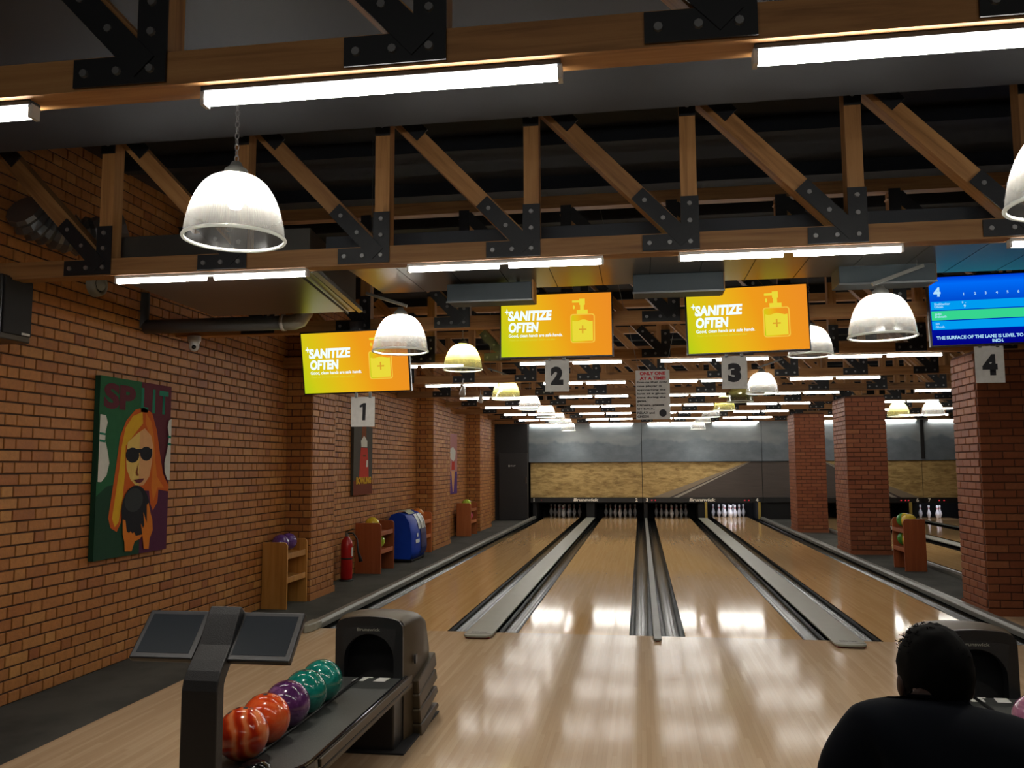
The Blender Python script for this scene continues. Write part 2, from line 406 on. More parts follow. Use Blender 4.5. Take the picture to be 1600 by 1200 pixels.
def text(name, s, x, y, z, parent, mat, w=None, h=None, bold=.0, shear=0, align='LEFT', rot=None, space=1.0):
    me = text_mesh(s, w, h, bold, shear, align, space); me.materials.append(MATS[mat])
    for p in me.polygons: p.material_index = 0
    return link(name, me, parent, (x, y, z), rot)
def struct(name, mb, mats, bevel=0):
    return tag(mb.build(name, mats, bevel=bevel), kind='structure')

# ------------------------------------------------------------ setting: floors, walls, ceiling
FOUL = 8.216; LEND = 27.3
L1, L2, L3, L4 = -2.949, -1.195, 0.379, 2.133        # left edges of the lanes
LW = 1.0541
L5, L6, L7 = 4.67, 6.42, 8.00
m = MB()
m.box(-3.45, 12, -5, FOUL, -.12, 0)
m.box(3.53, 5.0, FOUL, 9.72, -.12, 0)
struct('floor', m, M('approach_wood'))
struct('floor_foundation', MB().box(-4.6, 12.4, -5.2, 28.2, -.30, -.125), M('near_black'))
m = MB(); m.box(-4.32, -3.45, -5, FOUL, -.12, 0.0); m.box(-4.32, -3.29, FOUL, 24.8, -.12, 0.0)
struct('floor_carpet', m, M('carpet'))
m = MB(); m.box(3.53, 4.36, 9.72, 25.9, -.12, 0); 
struct('floor_carpet_strip', m, M('carpet'))
m = MB(); m.box(-4.6, 12.4, -5.2, 28.2, 4.2, 4.35)
struct('ceiling', m, M('ceiling_dark'))
m = MB()
for i in range(28): m.box(-4.3, 12, -1+i*1.05, -1+i*1.05+.09, 4.08, 4.2)
tag(m.build('ceiling_purlins', M('ceiling_dark')), kind='structure')
struct('wall_rear', MB().box(-4.6, 12.4, -5.2, -5, -.12, 4.2), M('duct_dark'))
struct('wall_right', MB().box(12, 12.4, -5, 28.2, -.12, 4.2), M('mortar_red'))
struct('wall_end', MB().box(-4.6, 12.4, 28.0, 28.2, -.12, 4.2), M('near_black'))

# bricks -----------------------------------------------------
BH, JT = .071, .011
def brick_verts(L, H=BH, d=.012, c=.004):
    vs = [(0, 0, 0), (L, 0, 0), (L, 0, H), (0, 0, H), (0, -d+c, 0), (L, -d+c, 0), (L, -d+c, H), (0, -d+c, H),
          (c, -d, c), (L-c, -d, c), (L-c, -d, H-c), (c, -d, H-c)]
    fs = [(8, 9, 10, 11)] + [(i, (i+1) % 4, 4+(i+1) % 4, 4+i) for i in range(4)] + [(4+i, 4+(i+1) % 4, 8+(i+1) % 4, 8+i) for i in range(4)]
    return vs, fs
BMESH = {}
def brick_mesh(L, mat):
    k = (round(L, 3), mat)
    if k not in BMESH:
        vs, fs = brick_verts(L); BMESH[k] = MB().add(vs, fs).mesh('brick', M(mat))
    return BMESH[k]
def brick_face(orig, ang, width, z0, z1, store, phase=0, bond='flemish'):
    """Flemish bond on one face; store gets (origin, angle, length, area in view)"""
    ux, uy = math.cos(ang), math.sin(ang); rows = int((z1-z0)/(BH+JT))
    for r in range(rows):
        z = z0 + r*(BH+JT) + JT/2
        s = -((.16 if bond == 'flemish' else .112) if (r+phase) % 2 else 0.0); k = 0
        while s < width-.02:
            L = .215 if k % 2 == 0 or bond == 'running' else .1025
            a, b = max(s, 0), min(s+L, width)
            if b-a > .03:
                Lr = b-a; 
                if min(abs(Lr-.215), abs(Lr-.1025)) > .002: Lr = round(Lr, 2)
                Lr = min(Lr, width-a)
                o = (orig[0]+ux*a, orig[1]+uy*a, z)
                c = project((o[0]+ux*Lr/2, o[1]+uy*Lr/2, z+BH/2)); area = 0
                if c and -8 < c[0] < 1608 and -6 < c[1] < 1206:
                    q = [project(p) for p in ((o[0], o[1], z), (o[0]+ux*Lr, o[1]+uy*Lr, z), (o[0]+ux*Lr, o[1]+uy*Lr, z+BH), (o[0], o[1], z+BH))]
                    if all(q): area = .5*abs(sum(q[i][0]*q[(i+1) % 4][1]-q[(i+1) % 4][0]*q[i][1] for i in range(4)))
                store.append((o, ang, Lr, area))
            s += L+JT; k += 1
def lay(store, parent, one, many, limit=300, hide=None, min_area=60):
    vis = sorted([b for b in store if b[3] > min_area and not (hide and hide(b))], key=lambda b: -b[3])[:limit]
    ids = set(id(b) for b in vis)
    for o, ang, L, _ in vis:
        j = random.uniform(-.0015, .0015)
        n = (math.sin(ang)*j, -math.cos(ang)*j)
        link('brick', brick_mesh(L, one), parent, (o[0]+n[0], o[1]+n[1], o[2]), (0, 0, ang))
    m = MB()
    for b in store:
        if id(b) in ids: continue
        o, ang, L, _ = b; ca, sa = math.cos(ang), math.sin(ang); vs, fs = brick_verts(L)
        m.add([(o[0]+x*ca-y*sa, o[1]+x*sa+y*ca, o[2]+z) for x, y, z in vs], fs)
    if m.v:
        ob = link('brick_facing', m.mesh('brick_facing', M(many)), parent); ob['kind'] = 'stuff'
WX = -4.29
wl = struct('wall_left', MB().box(-4.6, WX, -5, 28.0, -.12, 4.2), M('mortar'))
st = []
brick_face((WX, 2.4), PI/2, 22.4, 0.0, 4.15, st)
def hid(b):
    o = b[0]; y, z = o[1], o[2]
    if 6.0 < y < 7.05 and .85 < z < 2.28: return True        # behind the canvas
    if z > 3.3 or (z > 2.8 and y < 5.3): return True          # behind trusses
    return False
lay(st, wl, 'brick_wall_one', 'brick_wall_many', 300, hid)
def box_column(name, label, x0, x1, y0, y1, z1, faces, one, many, limit, cat, minarea=60, phase=0):
    bond = 'running' if cat == 'column' else 'flemish'
    t = thing(name, ((x0+x1)/2, (y0+y1)/2, 0), label, cat)
    inv = (-(x0+x1)/2, -(y0+y1)/2, 0)
    h = tag(link('mortar_core', MB().box(x0, x1, y0, y1, 0, z1).mesh('mortar_core', M('mortar_red')), t, inv))
    store = []
    if 'f' in faces: brick_face((x0, y0), 0, x1-x0, .0, z1, store, phase, bond)
    if 'l' in faces: brick_face((x0, y1), -PI/2, y1-y0, .0, z1, store, phase+1, bond)
    if 'r' in faces: brick_face((x1, y0), PI/2, y1-y0, .0, z1, store, phase+1, bond)
    if 'b' in faces: brick_face((x1, y1), PI, x1-x0, .0, z1, store, phase, bond)
    root = link('mortar_root', None, None)    # temporary frame so positions stay absolute
    before = set(bpy.data.objects)
    lay(store, None, one, many, limit, None, minarea)
    for o in set(bpy.data.objects)-before:
        o.parent = t; o.location = Vector(o.location)+Vector(inv)
    bpy.data.objects.remove(root)
    p = MB().box(x0-.022 if 'l' in faces else x0, x1+.022, y0-.022, y1+.022, 0, .075)
    link('plinth', p.mesh('plinth', M(many)), t, inv)
    return t
box_column('brick_pilaster', 'first brick pilaster on the left wall, behind the pale pine ball rack', WX+.013, -3.96, 9.84, 10.62, 4.07, 'fr', 'brick_wall_one', 'brick_wall_many', 300, 'pilaster', 50)
box_column('brick_pilaster', 'second brick pilaster on the left wall, just past the blue vinyl bag', WX+.013, -3.96, 15.93, 17.4, 4.07, 'fr', 'brick_wall_one', 'brick_wall_many', 0, 'pilaster')
box_column('brick_pilaster', 'brick pilaster of the left wall next to the black end partition', WX+.013, -3.96, 20.75, 22.3, 4.07, 'fr', 'brick_wall_one', 'brick_wall_many', 0, 'pilaster')
box_column('brick_column', 'thick dark red brick column behind the blue television and its number board', 3.59, 4.27, 9.72, 10.42, 2.81, 'flrb', 'brick_column_one', 'brick_column_many', 300, 'column', 50)
box_column('brick_column', 'middle red brick column beside the two-shelf ball rack', 3.66, 4.33, 15.93, 16.93, 2.81, 'flrb', 'brick_column_one', 'brick_column_many', 300, 'column', 50)
box_column('brick_column', 'farthest red brick column, standing in front of the road mural', 3.64, 4.31, 20.93, 21.85, 2.81, 'flrb', 'brick_column_one', 'brick_column_many', 0, 'column')

# end partition with a door ---------------------------------
struct('wall_partition', MB().box(-4.29, -3.30, 24.85, 24.95, 0, 4.15), M('black_matte'))
m = MB().box(-4.16, -3.30, 24.79, 24.85, .01, 1.97); d = tag(m.build('door_1', M('dark_panel'), bevel=.006), kind='structure')
MB().box(-3.35, -3.33, 24.74, 24.79, 1.08, 1.27).build('door_handle', M('chrome'), d, bevel=.004)
MB().box(-3.87, -3.83, 24.785, 24.79, 1.57, 1.62).build('door_badge', M('white_plastic'), d)
text('door_lettering', 'STAFF', -3.81, 24.786, 1.575, d, 'white_plastic', w=.15, h=.04, bold=.02)

# ------------------------------------------------------------ lanes
def lane(x, n, label):
    t = thing('bowling_lane', (x+LW/2, FOUL, 0), label, 'lane')
    MB().box(-LW/2, LW/2, 0, LEND-FOUL, -.12, 0).build('lane_bed', M('lane_wood'), t)
    for i in range(7):
        dx = (i-3)*.135; y = 4.75-abs(i-3)*.16
        MB().add([(dx-.012, y-.05, .0006), (dx+.012, y-.05, .0006), (dx, y+.02, .0006)], [(0, 1, 2)]).build('arrow', M('ink'), t)
    return t
lane(L1, 1, 'polished wooden lane beside the wall carpet, first from the brick wall')
lane(L2, 2, 'polished wooden lane, second from the brick wall, left of the thin divider')
lane(L3, 3, 'polished wooden lane, third from the brick wall, right of the thin divider')
lane(L4, 4, 'polished wooden lane ending at brightly lit pins beside the brick columns')
lane(L5, 5, 'wooden lane just behind the row of brick columns')
lane(L6, 6, 'wooden lane, second one past the brick columns')
lane(L7, 7, 'wooden lane farthest past the brick columns')
def gutter(x0, x1, label, y1=LEND):
    n = 10; w = x1-x0; prof = []
    for i in range(n+1):
        a = PI*i/n; prof.append((x0+w/2-w/2*math.cos(a), -.012-.095*math.sin(a)))
    poly = [(x0, -.001)]+prof+[(x1, -.001)]
    lo = [(x1, -.121), (x0, -.121)]
    m = MB(); pl = poly+lo; N = len(pl)
    vs = [(a, y, b) for y in (FOUL+.002, y1) for a, b in pl]
    m.add(vs, [(i, (i+1) % N, N+(i+1) % N, N+i) for i in range(N)], 0, True)
    m.add([(a, FOUL+.002, b) for a, b in prof+lo], [tuple(range(len(prof)+2))], 0)
    ob = link('gutter', m.mesh('gutter', M('gutter_black'))); tag(ob, label, 'gutter')
gutter(-3.175, L1-.004, 'black channel between the wall carpet rail and first lane')
gutter(L1+LW+.004, -1.672, 'black channel on the wall side of the wide divider near the wall')
gutter(-1.398, L2-.004, 'black channel on the far side of the wide divider near the wall')
gutter(L2+LW+.004, .080, 'black channel on the wall side of the thin middle divider')
gutter(.158, L3-.004, 'black channel on the column side of the thin middle divider')
gutter(L3+LW+.004, 1.646, 'black channel on the inner side of the wide divider near the columns')
gutter(1.920, L4-.004, 'black channel between the lit-pin lane and its wide grey divider')
gutter(L4+LW+.004, 3.42, 'black channel between the lit-pin lane and the carpet with columns')
gutter(4.442, L5-.004, 'black channel between column carpet and the lane behind')
gutter(L5+LW+.004, L5+LW+.22, 'black channel on the near side of the wide divider past the columns')
gutter(L6-.22, L6-.004, 'black channel on the far side of the wide divider past the columns')
gutter(L6+LW+.004, L6+LW+.22, 'black channel on the near side of the thin divider past the columns')
gutter(L7-.22, L7-.004, 'black channel on the far side of the thin divider past the columns')
def divider(x0, x1, z, label, mat='cap_grey', y0=7.86, nose=.10, lettering=True):
    t = thing('lane_divider', ((x0+x1)/2, y0, 0), label, 'divider'); w = (x1-x0)/2; L = 25.85-y0
    poly = []
    for i in range(9):
        a = PI + PI*i/8; poly.append((math.copysign(abs(math.cos(a))**.45, math.cos(a))*w, nose+math.sin(a)*nose))
    poly += [(w, L), (-w, L)]
    m = MB(); m.prism(poly, lambda a, b, q: (a, b, q), z-.022, z)
    m.build('cap', M(mat), t, bevel=.008)
    m = MB(); m.box(-w+.012, w-.012, FOUL-y0, L, -.12, z-.02); m.build('side_web', M('gutter_black'), t)
    m = MB(); m.box(-w+.02, w-.02, nose*.5, FOUL-y0, 0, z-.022); m.build('foot', M('cap_red'), t)
    return t
for x, lab in ((-1.535, 'wide grey capped divider nearest the brick wall'), (1.783, 'wide grey capped divider nearest the brick columns, beside the lit-pin lane')):
    t = divider(x-.135, x+.135, .036, lab)
    text('stamped_lettering', 'EDGE', -.075, .13, .0368, t, 'dark_panel', w=.15, h=.055, bold=.03, rot=(-PI/2, 0, 0))
    MB().box(-.125, .125, .075, .085, .0355, .0372).build('cap_groove', M('dark_panel'), t)
divider(.083, .155, .030, 'thin steel divider in the middle of the near lanes', 'cap_steel', y0=7.95, nose=.03)
divider(L5+LW+.22, L6-.22, .036, 'wide grey capped divider seen past the brick columns')
divider(L6+LW+.22, L7-.22, .036, 'thin divider seen past the brick columns', 'cap_steel', nose=.03)
def edge_rail(x0, x1, z, label, y0=7.95):
    t = thing('edge_rail', ((x0+x1)/2, y0, 0), label, 'rail'); w = (x1-x0)/2; L = 25.8-y0
    poly = [(-w, 0.02), (-w, z-.03), (-w*.6, z), (w*.6, z), (w, z-.03), (w, -.1), (-w, -.1)]
    MB().prism(poly, lambda a, b, q: (a, q, b), FOUL-y0+.02, L).build('rail', M('cap_steel'), t, bevel=.006)
    m = MB(); n = 8
    pts = [(-w*.55, .0), (0, -.03), (w*.55, 0), (w*1.02, .12), (w*1.02, .30), (-w*1.02, .30), (-w*1.02, .12)]
    m.prism(pts, lambda a, b, q: (a, b, q), 0.001, z+.006); m.build('end_cap', M('cap_grey'), t, bevel=.014, seg=3)
edge_rail(-3.285, -3.178, .075, 'grey edge rail along the wall side carpet')
edge_rail(3.422, 3.53, .075, 'grey edge rail along the near side of the column carpet')
edge_rail(4.36, 4.44, .075, 'grey edge rail along the far side of the column carpet', y0=8.3)

# ------------------------------------------------------------ pin decks, masking units, murals
def pin_profile():
    return [(.0001, 0), (.0258, 0), (.030, .01), (.0405, .05), (.0535, .09), (.0605, .115), (.0575, .15), (.0445, .19), (.030, .225), (.0235, .255), (.0228, .275), (.026, .305), (.0315, .335), (.032, .350), (.0275, .370), (.015, .379), (.0001, .381)]
pin_me = MB().lathe(pin_profile(), 18).mesh('bowling_pin', M('pin_white'))
ROWN = {0: ['front pin'], 1: ['second row low lane pin', 'second row high lane pin'],
        2: ['third row low lane pin', 'third row centre pin', 'third row high lane pin'],
        3: ['back row low lane corner', 'back row inner low lane', 'back row inner high lane', 'back row high lane corner']}
def pins(x, n, desc, only=None):
    k = 0
    for r in range(4):
        for i in range(r+1):
            k += 1
            if only and k not in only: continue
            o = link('bowling_pin', pin_me, None, (x+LW/2+(i-r/2)*.3048, FOUL+18.29+r*.264, 0))
            lo, hi = 'left', 'right'
            s = ROWN[r][i].replace('low lane', lo).replace('high lane', hi)
            wh = {1: 'first from the brick wall', 2: 'second from the brick wall', 3: 'third from the brick wall', 4: 'beside the columns', 7: 'past the columns'}[n]
            tag(o, f'{desc}, {s}, lane {wh}', 'bowling pin', f'pins of the lane {wh}')
pins(L1, 1, 'unlit pin'); pins(L2, 2, 'unlit pin'); pins(L3, 3, 'unlit pin'); pins(L4, 4, 'bright white pin')
pins(L7, 7, 'lit white pin', only=(1, 2, 3, 4, 7))
def kick(x0, x1, label, mat='near_black', y0=25.95):
    tag(MB().box(x0, x1, y0, 27.6, -.1, .62).build('kickback_wall', M(mat), bevel=.004), label, 'side panel')
kick(-3.30, L1-.23, 'black side panel between the end partition and the first pin set')
kick(-1.66, -1.42, 'black side panel between the first and second pin sets from the wall')
kick(.06, .175, 'thin black side panel between the second and third pin sets from the wall')
kick(1.66, 1.905, 'black side panel between the brightly lit pins and the unlit pins')
kick(L4+LW+.23, 4.44, 'broad black panel behind the columns beside the lit pins')
kick(5.98, 6.2, 'black side panel behind the middle brick column'); kick(7.68, 7.8, 'thin black side panel beside the lit pins past the columns')
for x, lab in ((1.885, 'yellow post on the unlit side of the brightly lit pins'), (3.42, 'yellow post between the brightly lit pins and the columns'), (4.36, 'yellow post beside the farthest brick column'), (7.62, 'yellow post next to the lit pins past the columns')):
    tag(MB().box(x-.035, x+.035, 25.88, 25.94, 0, .5).build('yellow_post', M('yellow_post'), bevel=.004), lab, 'post')
struct('wall_pit', MB().box(-3.3, 12, 27.6, 27.7, -.1, 1.2), M('near_black'))
def pit_light(x, col, p):
    ld = bpy.data.lights.new('pin_deck_lamp', 'AREA'); ld.shape = 'RECTANGLE'; ld.size = .9; ld.size_y = .06; ld.energy = p; ld.color = col
    o = link('pin_deck_lamp', ld, None, (x+LW/2, 26.15, .60)); o.rotation_euler = (math.radians(55), 0, 0)
pit_light(L4, (.86, .88, 1), 5.0); pit_light(L7, (.86, .88, 1), 3.0)

SEAM = [-3.37, .03, 3.54, 8.0, 11.9]
def mask(x0, x1, a, b, lab, brand=True):
    t = thing('masking_unit', ((x0+x1)/2, 25.9, .55), lab, 'masking panel'); w = (x1-x0)/2
    MB().box(-w+.008, w-.008, 0, .05, -.07, .075).build('fascia', M('mask_black'), t, bevel=.004)
    if brand: text('brand_lettering', 'Brunswick', 0, -.004, -.035, t, 'mask_text', w=.76, h=.095, bold=.045, shear=.15, align='CENTER')
    if a: text('lane_number', a, -w+.10, -.004, -.045, t, 'mask_text', h=.11, bold=.045)
    if b: text('lane_number', b, w-.22, -.004, -.045, t, 'mask_text', h=.11, bold=.045)
    return t
m1 = mask(SEAM[0], SEAM[1], '1', '2', 'black masking panel with white maker name, next to the end partition')
m2 = mask(SEAM[1], SEAM[2], '3', '4', 'black masking panel with white maker name above the brightly lit pins')
m3 = mask(SEAM[2], SEAM[3], None, '6', 'black masking panel running behind the brick columns', False)
m4 = mask(SEAM[3], SEAM[4], '7', None, 'black masking panel past the columns, right of the seam', False)
for t, xs in ((m1, (-1.36, -1.25)), (m2, (-1.5+.02, -1.38, 1.22, 1.34)), (m3, (1.6, 1.72, 1.80)), (m4, (-1.55, -1.42))):
    if t is m1: xs = (-1.36,)
    for x in xs: MB().box(x-.018, x+.018, -.006, 0, -.014, .014).build('indicator', M('indicator_red' if t is not m1 else 'cap_red'), t)
LOWL = ['dry grassland mural board next to the end partition', 'mural board of grassland and road with a white edge line', 'asphalt road mural board partly behind the brick columns', 'dry grassland mural board past the columns']
UPL = ['grey-blue mountain sky mural board next to the end partition', 'grey-blue mountain sky mural board above the road edge line board', 'grey-blue mountain sky mural board behind the brick columns', 'grey-blue mountain sky mural board past the black seam strip']
for i in range(4):
    x0, x1 = SEAM[i]+.008, SEAM[i+1]-.008
    o = MB().box(x0, x1, 25.96, 25.99, .63, 1.70).build('mural_board', M('mural_ground')); tag(o, LOWL[i], 'mural')
    o = MB().box(x0-(.04 if i == 0 else 0), x1, 25.86, 25.90, 1.70, 2.88).build('mural_board', M('mural_sky')); tag(o, UPL[i], 'mural')
MB().box(7.97, 8.03, 25.82, 25.86, 1.72, 2.85); tag(MB().box(7.96, 8.05, 25.80, 25.855, 1.74, 2.86).build('seam_batten', M('black_matte')), 'black vertical strip covering the sky mural seam past the columns', 'batten')
tag(MB().box(-3.38, 11.9, 25.92, 25.97, 1.685, 1.705).build('trim_1', M('black_matte')), kind='structure')

# ------------------------------------------------------------ roof trusses
BAY = .914; X0T = -.61
ORD = ['first', 'second', 'third', 'fourth', 'fifth', 'sixth', 'seventh', 'eighth', 'ninth', 'tenth']
ROWY = [2.45+2.43*i for i in range(10)]
def mesh_of(fn, name, mats):
    m = MB(); fn(m); me = m.mesh(name, mats)
    bm = bmesh.new(); bm.from_mesh(me); bmesh.ops.recalc_face_normals(bm, faces=bm.faces); bm.to_mesh(me); bm.free(); return me
ZT = 3.86
post_me = mesh_of(lambda m: m.box(-.045, .045, -.045, .055, 2.92, ZT), 'post', M('timber_upright'))
# braces lie along their own local X so that the grain follows them
bdir = Vector((-BAY, 0, ZT-2.90)); bl = bdir.length; bang = math.atan2(bdir.z, -bdir.x)
brace_me = mesh_of(lambda m: m.box(0.04, bl, -.035, .060, -.05, .05), 'brace', M('timber'))
def plate_fn(m):
    m.box(-.27, .052, -.062, -.054, 2.818, 2.912); m.box(-.050, .052, -.0615, -.053, 2.912, 3.13)
    a = Vector((-.02, -.064, 2.87)); u = bdir.normalized(); m.beam(a, a+u*.40, .092, .008, (0, 1, 0))
def bolt(m, x, z, mi=0, y=-.066):
    n = 8; vs = [(x+.013*math.cos(2*PI*k/n), y-.006, z+.013*math.sin(2*PI*k/n)) for k in range(n)]+[(x+.015*math.cos(2*PI*k/n), y+.004, z+.015*math.sin(2*PI*k/n)) for k in range(n)]
    m.add(vs, [tuple(range(n))]+[(k, (k+1) % n, n+(k+1) % n, n+k) for k in range(n)], mi)
u = bdir.normalized()
BP = [(-.23, 2.862), (-.115, 2.862), (.0, 2.862), (.0, 2.985), (.0, 3.085)]+[(-.02+u.x*s, 2.87+u.z*s) for s in (.19, .34)]
plate_me = mesh_of(plate_fn, 'gusset_plate', M('steel_plate'))
plate_far = mesh_of(lambda m: (plate_fn(m), [bolt(m, x, z, 1) for x, z in BP]), 'gusset_plate_bolted', M('steel_plate', 'bolt_metal'))
bolt_me = mesh_of(lambda m: bolt(m, 0, 0), 'bolt', M('bolt_metal'))
def top_fn(m):
    m.box(-.047, .047, -.056, -.047, ZT-.25, ZT+.02)
top_me = mesh_of(top_fn, 'top_plate', M('steel_plate'))
def top2_fn(m):
    a = Vector((-BAY, -.043, ZT)) ; m.beam(a-u*.36+Vector((.0, 0, 0)), a+u*.02, .094, .010, (0, 1, 0))
top2_me = mesh_of(top2_fn, 'brace_plate', M('steel_plate'))
for r, y in enumerate(ROWY):
    lab = ORD[r]+' wooden roof truss with black bolted plates, counted from the ball returns'
    t = thing('roof_truss', (0, y, 2.81), lab, 'truss', 'timber roof trusses')
    inv = Vector((0, 0, -2.81))
    xmax = min(11.9, .55*y+2.6); xr = xmax
    MB().box(-4.28, xr, -.05, .06, 2.81, 2.92).build('bottom_chord', M('timber'), t, inv)
    MB().box(-4.28, xr, -.05, .06, ZT, ZT+.11).build('top_chord', M('timber'), t, inv)
    k = -4
    while True:
        x = X0T+BAY*k; k += 1
        if x > xr-.1: break
        if x < -4.2: continue
        l = inv+Vector((x, 0, 0))
        link('post', post_me, t, l)
        if x-BAY > -4.6:
            b = link('brace', brace_me, t, l+Vector((-.02, 0, 2.88)), (0, 0, 0))
            b.rotation_euler = (0, PI+bang, 0) if False else (0, -(PI-bang), 0)
        if r < 2:
            p = link('gusset_plate', plate_me, t, l)
            for bx, bz in BP: link('bolt', bolt_me, p, (bx, 0, bz))
        else: link('gusset_plate', plate_far, t, l)
        if r < 5:
            p = link('top_plate', top_me, t, l)
            if r < 2: link('bolt', bolt_me, p, (0, .012, ZT-.19))
            link('brace_plate', top2_me, t, l)

# ------------------------------------------------------------ strip lights
def strip(x0, x1, y, z, split, label, mat='tube_glow', r=.017):
    t = thing('strip_light', ((x0+x1)/2, y, z), label, 'strip light', 'white strip lights under the trusses'); w = (x1-x0)/2
    MB().box(-w-.01, w+.01, -.025, .025, -.004, .012).build('housing', M('white_plastic' if y > 3 else 'duct_dark'), t)
    segs = [(-w, -.03), (.03, w)] if split else [(-w, w)]
    for a, b in segs: MB().tube([(a, 0, -.004-r), (b, 0, -.004-r)], r, 8).build('tube', M(mat), t)
    for a in (-w, w): MB().box(a-.014 if a < 0 else a, a if a < 0 else a+.014, -.02, .02, -.004-2*r, 0).build('end_cap', M('white_plastic'), t)
    return t
OVER = ['beside the left wall', 'over lane 2', 'over lane 3', 'above lane 4', 'past the columns']
SEG = {0: [(-3.20, -1.985), (-1.36, -.225), (.36, 1.52), (2.1, 3.2)], 1: [(-3.28, -2.02), (-1.36, -.205), (.25, 1.45), (2.02, 3.2)]}
for r, y in enumerate(ROWY):
    if r == 2: continue
    segs = SEG.get(r) or [(-3.13, -2.05), (-1.37, -.20), (.25, 1.43), (2.08, 3.26)]+([(4.45, 5.6)] if r > 3 else [])+([(6.3, 7.4)] if r > 5 else [])
    for i, (a, b) in enumerate(segs):
        pos = ['beside the brick wall', 'second from the wall', 'third from the wall', 'fourth from the wall', 'fifth from the wall', 'sixth from the wall'][i]
        strip(a, b, y, 2.798, r > 0, f'white strip light under the {ORD[r]} truss, {pos}', r=.021 if r == 0 else .015)
for i, (a, b) in enumerate([(-3.36, -2.18), (-1.5, -.24), (.23, 1.51), (2.14, 3.41), (5.0, 5.9), (6.5, 7.85), (8.2, 9.4)]):
    strip(a, b, 25.8355, 2.86, False, 'white strip light on the mural top edge, '+['nearest the end partition', 'second from it', 'third from it', 'next to the farthest column', 'behind the columns', 'before the black seam', 'past the black seam'][i], r=.02)

for j, y in enumerate((-2.4,)):
    for i, (a, b) in enumerate([(-3.20, -2.0), (-1.36, -.2), (.36, 1.52), (2.1, 3.26)]):
        strip(a, b, y, 3.40, False, f'white strip light behind the viewer, {"first" if j == 0 else "second"} row, '+['beside the brick wall', 'second from the wall', 'third from the wall', 'fourth from the wall'][i], r=.021)
# ------------------------------------------------------------ dome pendant lamps
def dome_profile(R=.215, H=.285):
    out = []
    for i in range(15):
        a = (PI/2)*i/14*.97
        out.append((R*math.cos(a)**.62*(1-.06*math.sin(a)) if i else R, H*math.sin(a)**1.12))
    return out
pr_ = dome_profile()
shade_me = {}
for nm in ('dome_clear', 'dome_yellow'):
    m = MB(); m.lathe(pr_, 40); shade_me[nm] = m.mesh('shade', M(nm))
    m = MB(); m.lathe([(.213+.009*math.cos(2*PI*k/8), .009*math.sin(2*PI*k/8)) for k in range(8)], 40, close=True)
    shade_me[nm+'_rim'] = m.mesh('rim', M('rim_glow')) if 'rim_glow' in MATS else None
t_ = NT('rim_acrylic'); p_ = t_.pb((.85, .88, .85), .25); tl_ = t_.n('ShaderNodeBsdfTranslucent'); tl_.inputs[0].default_value = (.9, .92, .88, 1)
mx_ = t_.n('ShaderNodeMixShader'); mx_.inputs[0].default_value = .6; t_.l(p_.outputs[0], mx_.inputs[1]); t_.l(tl_.outputs[0], mx_.inputs[2]); t_.l(mx_.outputs[0], t_.out.inputs[0])
m = MB(); m.lathe([(.214+.008*math.cos(2*PI*k/8), .008*math.sin(2*PI*k/8)) for k in range(8)], 40, close=True); rim_me = m.mesh('rim', M('rim_acrylic'))
m = MB(); m.lathe([(.050, .272), (.052, .28), (.050, .31), (.030, .325), (.02, .345), (.0001, .345)], 16); cap_me = m.mesh('lamp_cap', M('cap_steel'))
m = MB(); m.lathe([(.0001, .13), (.025, .137), (.04, .165), (.038, .195), (.028, .23), (.02, .265)], 16); bulb_me = {'dome_clear': m.mesh('bulb', M('bulb_glow')), 'dome_yellow': m.mesh('bulb', M('bulb_glow_warm'))}
def lamp(x, y, z, kind, label, power=1.0, bar=0, top=None, group='dome lamps'):
    t = thing('dome_lamp', (x, y, z), label, 'lamp', group)
    link('shade', shade_me[kind], t); link('rim', rim_me, t); link('lamp_cap', cap_me, t); link('bulb', bulb_me[kind], t)
    ztop = (top or (3.398 if y < 4.1 else 4.2)) - z
    if bar:
        s = bar
        MB().beam((-s*.28, 0, .47), (s*.05, 0, .355), .022, .03, (0, 1, 0)).build('hanger_bar', M('cap_steel'), t)
        MB().tube([(-s*.24, 0, .455), (-s*.24, 0, ztop)], .003, 5).build('hanger_wire', M('cap_steel'), t)
    else:
        m = MB(); zz = .345; k = 0
        while zz < ztop-.031:
            r, h = .009, .032; pts = []
            for q in range(9):
                a = 2*PI*q/8; px, pz = r*math.cos(a), (h/2)*math.sin(a)
                pts.append((px, 0, zz+h/2+pz) if k % 2 == 0 else (0, px, zz+h/2+pz))
            m.tube(pts, .0022, 4, cap=False); zz += h*.82; k += 1
        o = m.build('hanging_chain', M('bolt_metal'), t); 
    ld = bpy.data.lights.new('lamp_light', 'POINT'); ld.energy = LAMP_W*power; ld.shadow_soft_size = .05
    ld.color = (1, .92, .80) if kind == 'dome_clear' else (1, .88, .58)
    link('lamp_light', ld, t, (0, 0, .19))
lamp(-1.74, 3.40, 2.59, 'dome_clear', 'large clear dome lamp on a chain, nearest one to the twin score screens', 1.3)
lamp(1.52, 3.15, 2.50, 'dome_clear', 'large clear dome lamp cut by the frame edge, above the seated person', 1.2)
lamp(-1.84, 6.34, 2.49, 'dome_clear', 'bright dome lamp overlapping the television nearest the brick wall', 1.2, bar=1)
lamp(1.61, 5.89, 2.44, 'dome_clear', 'bright clear dome lamp beside the blue television', 1.1, bar=-1, top=2.95)
